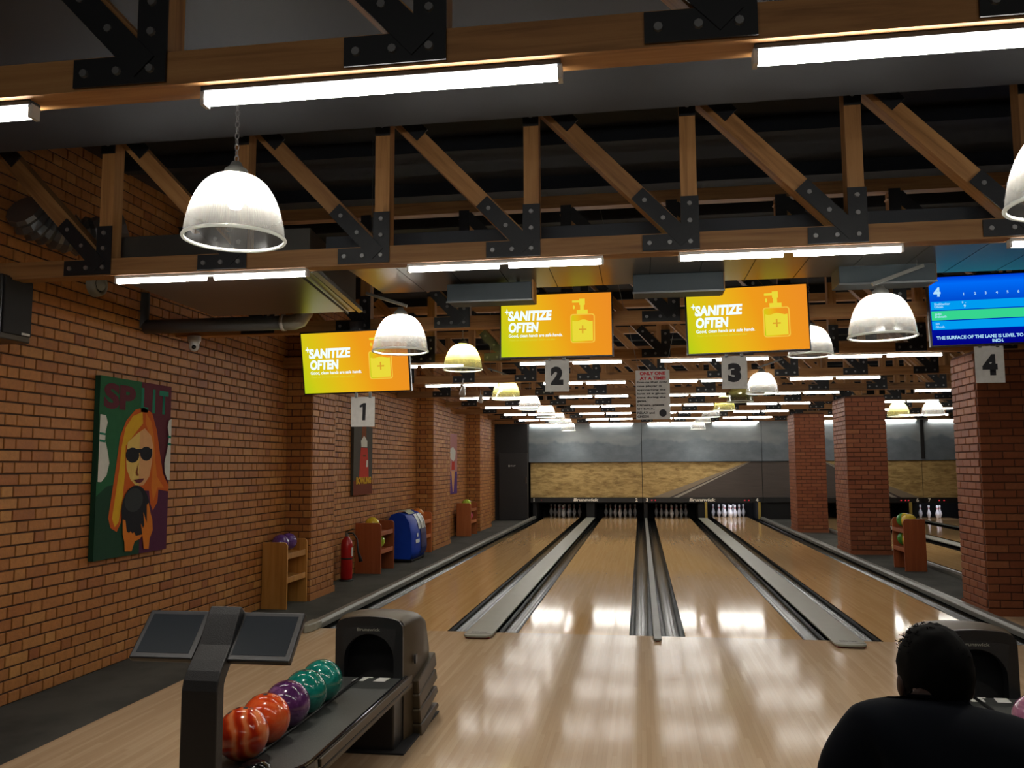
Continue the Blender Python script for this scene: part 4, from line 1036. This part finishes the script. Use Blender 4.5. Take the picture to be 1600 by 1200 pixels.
# fire extinguisher ------------------------------------------
t = thing('fire_extinguisher', (-4.13, 11.62, 0), 'red fire extinguisher with black hose on the carpet by the wall', 'fire extinguisher')
MB().lathe([(.0001, .02), (.075, .02), (.082, .04), (.082, .50), (.070, .56), (.035, .60), (.024, .62), (.0001, .62)], 24).build('cylinder', M('red_enamel'), t)
MB().lathe([(.028, .61), (.028, .65), (.015, .67), (.0001, .67)], 12).build('valve', M('cap_steel'), t)
m = MB(); m.beam((-.02, 0, .68), (.10, -.02, .72), .02, .012); m.beam((-.02, 0, .66), (.09, -.02, .66), .02, .012); m.build('handle', M('rubber'), t)
MB().tube([(.02, 0, .66), (.08, .03, .66), (.13, .05, .58), (.15, .05, .40), (.19, .06, .26)], [.012, .012, .012, .013, .03], 8).build('hose', M('rubber'), t)
MB().lathe([(.083, .30), (.0845, .30), (.0845, .32), (.083, .32)], 24).build('band', M('rubber'), t)
MB().lathe([(.0001, .0), (.10, .0), (.10, .02), (.0001, .02)], 20).build('stand_foot', M('rubber'), t)
MB().box(.076, .084, -.03, .03, .34, .46).build('instruction_label', M('paper_white'), t)

# ------------------------------------------------------------ ball returns
def ball_return(dx, label, console):
    t = thing('ball_return', (-1.60+dx, 4.95, 0), label, 'ball return')
    g = lambda y: y-4.95
    # hood outline, front face in XZ
    def arch(w, h0, h1, n=14):
        return [(-w, 0.0)]+[(-w+.0, h0)]+[(w*math.cos(PI-PI*i/n), h0+(h1-h0)*math.sin(PI*i/n)**.6) for i in range(1, n)]+[(w, h0), (w, 0.0)]
    secs = [(-.02, .205, .650, .715), (.10, .225, .66, .725), (.26, .235, .65, .712), (.38, .235, .60, .66), (.46, .235, .44, .50)]
    m = MB(); first = None; N = None
    for y, w, h0, h1 in secs:
        a = arch(w, h0, h1); N = len(a); m.v += [(x_, y, z_) for x_, z_ in a]
    for s in range(len(secs)-1):
        for i in range(N-1):
            m.f.append((s*N+i, s*N+i+1, (s+1)*N+i+1, (s+1)*N+i)); m.mi.append(0); m.sm.append(True)
    m.f.append(tuple((len(secs)-1)*N+i for i in range(N))); m.mi.append(0); m.sm.append(False)
    m.build('hood_shell', M('bronze'), t)
    # front frame with the ball mouth
    out = arch(.205, .650, .715)
    mw = .15; mouth = [(-mw, .30)]+[(mw*math.cos(PI-PI*i/14), .47+.145*math.sin(PI*i/14)) for i in range(15)]+[(mw, .30)]
    m = MB(); k = len(mouth)
    outp = [(-.205, .30), (-.205, .47)]+[(.205*math.cos(PI-PI*i/12), .65+.065*math.sin(PI*i/12)**.6) for i in range(0, 13)]+[(.205, .47), (.205, .30)]
    # quad strip between resampled curves
    def resample(P, n):
        L = [0]
        for a, b in zip(P, P[1:]): L.append(L[-1]+math.dist(a, b))
        res = []
        for i in range(n):
            s = L[-1]*i/(n-1); j = max(0, min(len(P)-2, sum(1 for q in L if q <= s)-1)); f = (s-L[j])/max(1e-6, L[j+1]-L[j])
            res.append((P[j][0]+(P[j+1][0]-P[j][0])*f, P[j][1]+(P[j+1][1]-P[j][1])*f))
        return res
    A = resample(outp, 33); B = resample(mouth, 33)
    vs = [(a, -.045, b) for a, b in A]+[(a, -.045, b) for a, b in B]+[(a, .02, b) for a, b in B]+[(a, -.01, b) for a, b in A]
    fs = []
    for i in range(32): fs += [(i, i+1, 33+i+1, 33+i), (33+i, 33+i+1, 66+i+1, 66+i), (99+i, 99+i+1, i+1, i)]
    m.add(vs, fs); m.build('front_frame', M('black_plastic'), t)
    m = MB(); B2 = [(a*1.0, -.047, b+.004) for a, b in B[7:26]]; T2 = [(-.165+.33*i/18, -.047, .665-.02*abs(i-9)/9) for i in range(19)]
    m.add(B2+T2, [(i, i+1, 20+i, 19+i) for i in range(18)]); m.build('face_plate', M('dark_panel'), t)
    MB().add([(-.19, .12, .3), (.19, .12, .3), (.19, .12, .66), (-.19, .12, .66)], [(0, 1, 2, 3)]).build('mouth_back', M('near_black'), t)
    text('maker_lettering', 'Brunswick', -.002, -.0485, .632, t, 'cap_grey', w=.14, h=.018, bold=.02, align='CENTER')
    # lower side ribs
    for i in range(4):
        z = .34-.085*i; m = MB()
        m.prism([(.10, z-.02), (.52-.0*i, z+.06-.02*i), (.56, z-.03), (.12, z-.105)], lambda a, b, q: (q, a, b), .20, .262+.006*i); m.build('side_rib', M('bronze'), t, bevel=.008)
    MB().box(.235, .245, .10, .14, .42, .47).build('side_latch', M('black_plastic'), t)
    MB().prism([(-.20, 0), (.54, 0), (.54, .34), (.44, .36), (-.02, .30), (-.20, .30)], lambda a, b, q: (q, a, b), -.20, .20).build('pedestal', M('black_plastic'), t, bevel=.01)
    MB().box(-.30, .27, -.24, .60, 0, .012).build('floor_plate', M('black_matte'), t, bevel=.004)
    # tray
    y0 = -1.47; hw = .215; n = 12
    plan = [(hw, -.05), (hw, y0)]+[(hw*math.cos(-PI*i/n), y0+.20*math.sin(-PI*i/n)) for i in range(1, n)]+[(-hw, y0), (-hw, -.05)]
    MB().prism(plan, lambda a, b, q: (a, b, q), .355, .368).build('tray_deck', M('tray_grey'), t)
    m = MB(); N = len(plan); outp = [(a*1.10, b+(-.03 if b < y0 else 0)) for a, b in plan]
    vs = [(a, b, .385) for a, b in plan]+[(a, b, .385) for a, b in outp]+[(a*1.02, b, .30) for a, b in outp]+[(a, b, .30) for a, b in plan]
    fs = []
    for i in range(N-1):
        for j in range(3): fs.append((j*N+i, j*N+i+1, (j+1)*N+i+1, (j+1)*N+i))
        fs.append((3*N+i, 3*N+i+1, i+1, i))
    m.add(vs, fs, 0, False); m.build('tray_rim', M('black_gloss'), t, bevel=.006)
    for s, z0, z1, mt in ((1, .335, .372, 'bronze'), (1, .305, .325, 'bronze'), (-1, .335, .372, 'bronze')):
        MB().box(*(sorted((s*.237, s*.247))), y0+.05, .02, z0, z1).build('side_strip', M(mt), t, bevel=.003)
    m = MB(); m.tube([(-.035, y0-.05, .376), (-.035, -.05, .376)], .008, 8); m.build('ball_guide', M('black_plastic'), t)
    MB().lathe([(.0001, .03), (.03, .03), (.06, .015), (.065, .0)], 20).build('bumper_cap', M('black_gloss'), t, (.02, y0-.10, .372))
    MB().box(-.14, .14, y0-.10, y0+.12, 0.0, .30).build('front_leg', M('black_plastic'), t, bevel=.01)
    MB().box(-.19, .19, y0-.14, y0+.16, 0.0, .012).build('floor_plate', M('black_matte'), t)
    for a, r_ in ((-.065, 0), (.06, .1)):
        MB().add([(a-.035+.03, -.14, .3695), (a+.035+.03, -.14, .3695), (a+.045+.03, -.05, .3695), (a-.02+.03, -.05, .3695)], [(0, 1, 2, 3)]).build('instruction_label', M('paper_white'), t)
    MB().box(-.01, .03, -.06, -.045, .369, .3697).build('instruction_label', M('paper_white'), t)
ball_return(0, 'black ball return with five balls, behind the twin score screens', True)
ball_return(3.335, 'black ball return half hidden by the seated person', False)
BX = -1.69
for y, mt, lab in ((3.47, 'ball_orange_stripe', 'orange striped ball nearest the twin screens on the ball return'), (3.69, 'ball_orange', 'glossy orange marbled ball, second on the ball return'), (3.92, 'ball_purple', 'dark purple marbled ball in the middle of the ball return'),
                  (4.14, 'ball_teal', 'teal ball next to the purple one on the ball return'), (4.36, 'ball_teal', 'teal ball closest to the hood of the ball return')):
    ball(BX+.012, y, .478, mt, lab, .1085, True, rot=(random.uniform(-.2, .5), random.uniform(-.3, .6), random.uniform(0, 6)))
ball(1.70, 4.12, .478, 'ball_mauve', 'dusty pink ball on the ball return beside the seated person', .1085, False)
# score console
t = thing('score_console', (-1.622, 3.02, 0), 'black post with two tilted dark touch screens', 'console')
def cbar(name, pts, w0, w1, th, mat):
    m = MB(); vs = []; n = len(pts)
    for i, (y, z) in enumerate(pts):
        a = pts[max(i-1, 0)]; b = pts[min(i+1, n-1)]; ty, tz = b[0]-a[0], b[1]-a[1]; L = math.hypot(ty, tz); ny, nz = tz/L, -ty/L
        w = (w0+(w1-w0)*i/(n-1))/2
        vs += [(-w, y-ny*th/2, z-nz*th/2), (w, y-ny*th/2, z-nz*th/2), (w, y+ny*th/2, z+nz*th/2), (-w, y+ny*th/2, z+nz*th/2)]
    fs = [(0, 1, 2, 3), tuple((n-1)*4+k for k in range(4))]+[(i*4+k, i*4+(k+1) % 4, (i+1)*4+(k+1) % 4, (i+1)*4+k) for i in range(n-1) for k in range(4)]
    m.add(vs, fs); return m.build(name, M(mat), t, bevel=.005)
cbar('post', [(0, 0), (0, .4), (0, .775), (.006, .80), (.022, .825), (.05, .855), (.10, .905), (.165, 1.01), (.185, 1.036)], .146, .128, .055, 'dark_panel')
MB().box(-.13, .13, -.12, .12, 0, .012).build('base_plate', M('black_matte'), t)
tilt = math.atan2(.15, .155)
for s, x0, x1 in ((-1, -.335, -.075), (1, .055, .315)):
    fr = link('touch_screen', None, t, (0, .045, .872), (-tilt, 0, 0))
    h = .216
    b = MB().box(x0, x1, 0, .028, 0, h).build('bezel', M('black_plastic'), t, (0, .045, .872), (-tilt, 0, 0), bevel=.006)
    bpy.data.objects.remove(fr)
    MB().box(x0+.022, x1-.022, -.0015, .002, .024, h-.020).build('display', M('console_screen'), b)
    for o2 in [b]: o2.name = 'touch_screen'

# ------------------------------------------------------------ seated person
def person():
    t = thing('person', (.70, 1.86, 0), 'person in a dark t-shirt seated with back turned, short black hair', 'person')
    V = []; E = []; Rr = []
    def v(p, r, par=None):
        V.append(p); Rr.append(r if isinstance(r, tuple) else (r, r))
        if par is not None: E.append((par, len(V)-1))
        return len(V)-1
    pel = v((0, -.02, .52), (.155, .125)); wst = v((0, .04, .68), (.150, .115), pel); ch = v((-.035, .12, .86), (.185, .12), wst); ub = v((-.045, .175, .985), (.150, .092), ch)
    nk = v((-.045, .215, 1.035), (.066, .066), ub); nk2 = v((-.045, .240, 1.065), (.066, .064), nk)
    hd = v((-.045, .265, 1.085), (.068, .076), nk2); hd2 = v((-.045, .275, 1.130), (.072, .086), hd); hd3 = v((-.045, .270, 1.170), (.048, .058), hd2)
    for s in (-1, 1):
        sh = v((s*.165-.045, .17, .985-.018*s), .076, ub); so = v((s*.225-.045, .165, .905-.02*s), .072, sh); el = v((s*.265, .30, .665), .046, so); wr = v((s*.16, .50, .60), .030, el)
        v((s*.14, .55, .59), (.036, .02), wr)
        hp = v((s*.105, .03, .50), .10, pel); kn = v((s*.17, .50, .50), .066, hp); an = v((s*.17, .50, .10), .042, kn); 
        v((s*.18, .62, .045), (.042, .035), an)
    me = bpy.data.meshes.new('figure'); me.from_pydata([(a, b, c) for a, b, c in V], E, [])
    o = bpy.data.objects.new('figure', me); COL.objects.link(o)
    sk = o.modifiers.new('skin', 'SKIN'); sk.use_smooth_shade = True
    for i, r in enumerate(Rr): me.skin_vertices[0].data[i].radius = r; me.skin_vertices[0].data[i].use_root = (i == 0)
    o.modifiers.new('sub', 'SUBSURF').levels = 2
    dg = bpy.context.evaluated_depsgraph_get(); em = bpy.data.meshes.new_from_object(o.evaluated_get(dg)); bpy.data.objects.remove(o)
    em.materials.clear()
    for mm in M('skin', 'shirt', 'trousers', 'black_matte'): em.materials.append(mm)
    for p in em.polygons:
        c = p.center; p.use_smooth = True
        if c.z < .09: p.material_index = 3
        elif c.z < .60 and not (c.y > .40 and c.z > .565): p.material_index = 2
        elif (c.z > 1.085 and abs(c.x+.045) < .062) or (abs(c.x) > .10 and c.y > .36): p.material_index = 0
        else: p.material_index = 1
    body = link('body', em, t)
    # hands: palm ends of the wrists carry five curled fingers each
    for s in (-1, 1):
        for k in range(5):
            if k < 4: b = (s*(.165-.018*k), .565, .588); mid = (b[0], b[1]+.035-.004*abs(k-1), .585); tip = (b[0], b[1]+.055-.005*abs(k-1), .560)
            else: b = (s*.105, .53, .592); mid = (s*.085, .55, .590); tip = (s*.078, .575, .580)
            MB().tube([b, mid, tip], [.010, .009, .0065], 8).build('finger', M('skin'), t)
    # hair cap, ears, nose
    hc = Vector((-.042, .262, 1.118)); m = MB(); m.sphere((0, 0, 0), 1, 36, 24); vs = []
    for p in m.v:
        d = Vector(p).normalized(); n = mnoise.noise(d*3.1)*.05+mnoise.noise(d*9)*.04
        rx, ry, rz = .079, .092, .104
        f = 1+n
        q = Vector((d.x*rx*f, d.y*ry*f, d.z*rz*f))
        if d.z < -.15 and d.y < .1: q.z = max(q.z, -.098); 
        if d.y > .45 and d.z < .35: q *= .80
        vs.append(hc+q+Vector((0, -.006, .005)))
    m.v = vs; m.build('hair', M('hair'), t)
    m = MB()
    for i in range(60):
        a = random.uniform(0, 2*PI); e = random.uniform(.35, 1.4); d = Vector((math.cos(a)*math.cos(e), math.sin(a)*math.cos(e), math.sin(e)))
        if random.random() < .55: d = Vector((random.uniform(-.9, -.3), random.uniform(-.5, .6), random.uniform(.5, .9))).normalized()
        p0 = hc+Vector((d.x*.078, d.y*.090, d.z*.104)); cr = Vector((random.uniform(-1, 1), random.uniform(-1, 1), random.uniform(-.3, 1))).normalized()
        pts = [p0+d*(.009*k/4)+cr*.007*math.sin(k*1.1) for k in range(6)]
        m.tube(pts, [.0010]*5+[.0005], 4)
    o = m.build('hair_strands', M('hair'), t); o['kind'] = 'stuff'
    for s in (-1, 1): MB().sphere((-.042+s*.073, .262, 1.085), .5, 12, 8, sc=(.02, .034, .055)).build('ear', M('skin'), t)
    MB().sphere((-.045, .365, 1.088), .5, 10, 8, sc=(.028, .045, .05)).build('nose', M('skin'), t)
    for s in (-1, 1): MB().sphere((-.045+s*.03, .345, 1.108), .5, 10, 8, sc=(.024, .016, .014)).build('eye', M('paper_white'), t)
    MB().sphere((-.045, .348, 1.048), .5, 10, 8, sc=(.045, .018, .014)).build('mouth', M('skin'), t)
    m = MB(); m.lathe([(.066, .0), (.070, .012), (.064, .016), (.060, .002)], 24, close=True); m.build('shirt_collar', M('shirt'), t, (-.045, .225, 1.035), (-.45, 0, 0))
person()
t = thing('bench', (.72, 1.84, 0), 'low black bench seat under the seated person', 'bench')
MB().box(-.45, .45, -.20, .20, .34, .40).build('seat', M('fabric_black'), t, bevel=.02)
for s in (-1, 1): MB().box(s*.35-.03, s*.35+.03, -.15, .15, 0, .34).build('leg', M('steel_plate'), t)
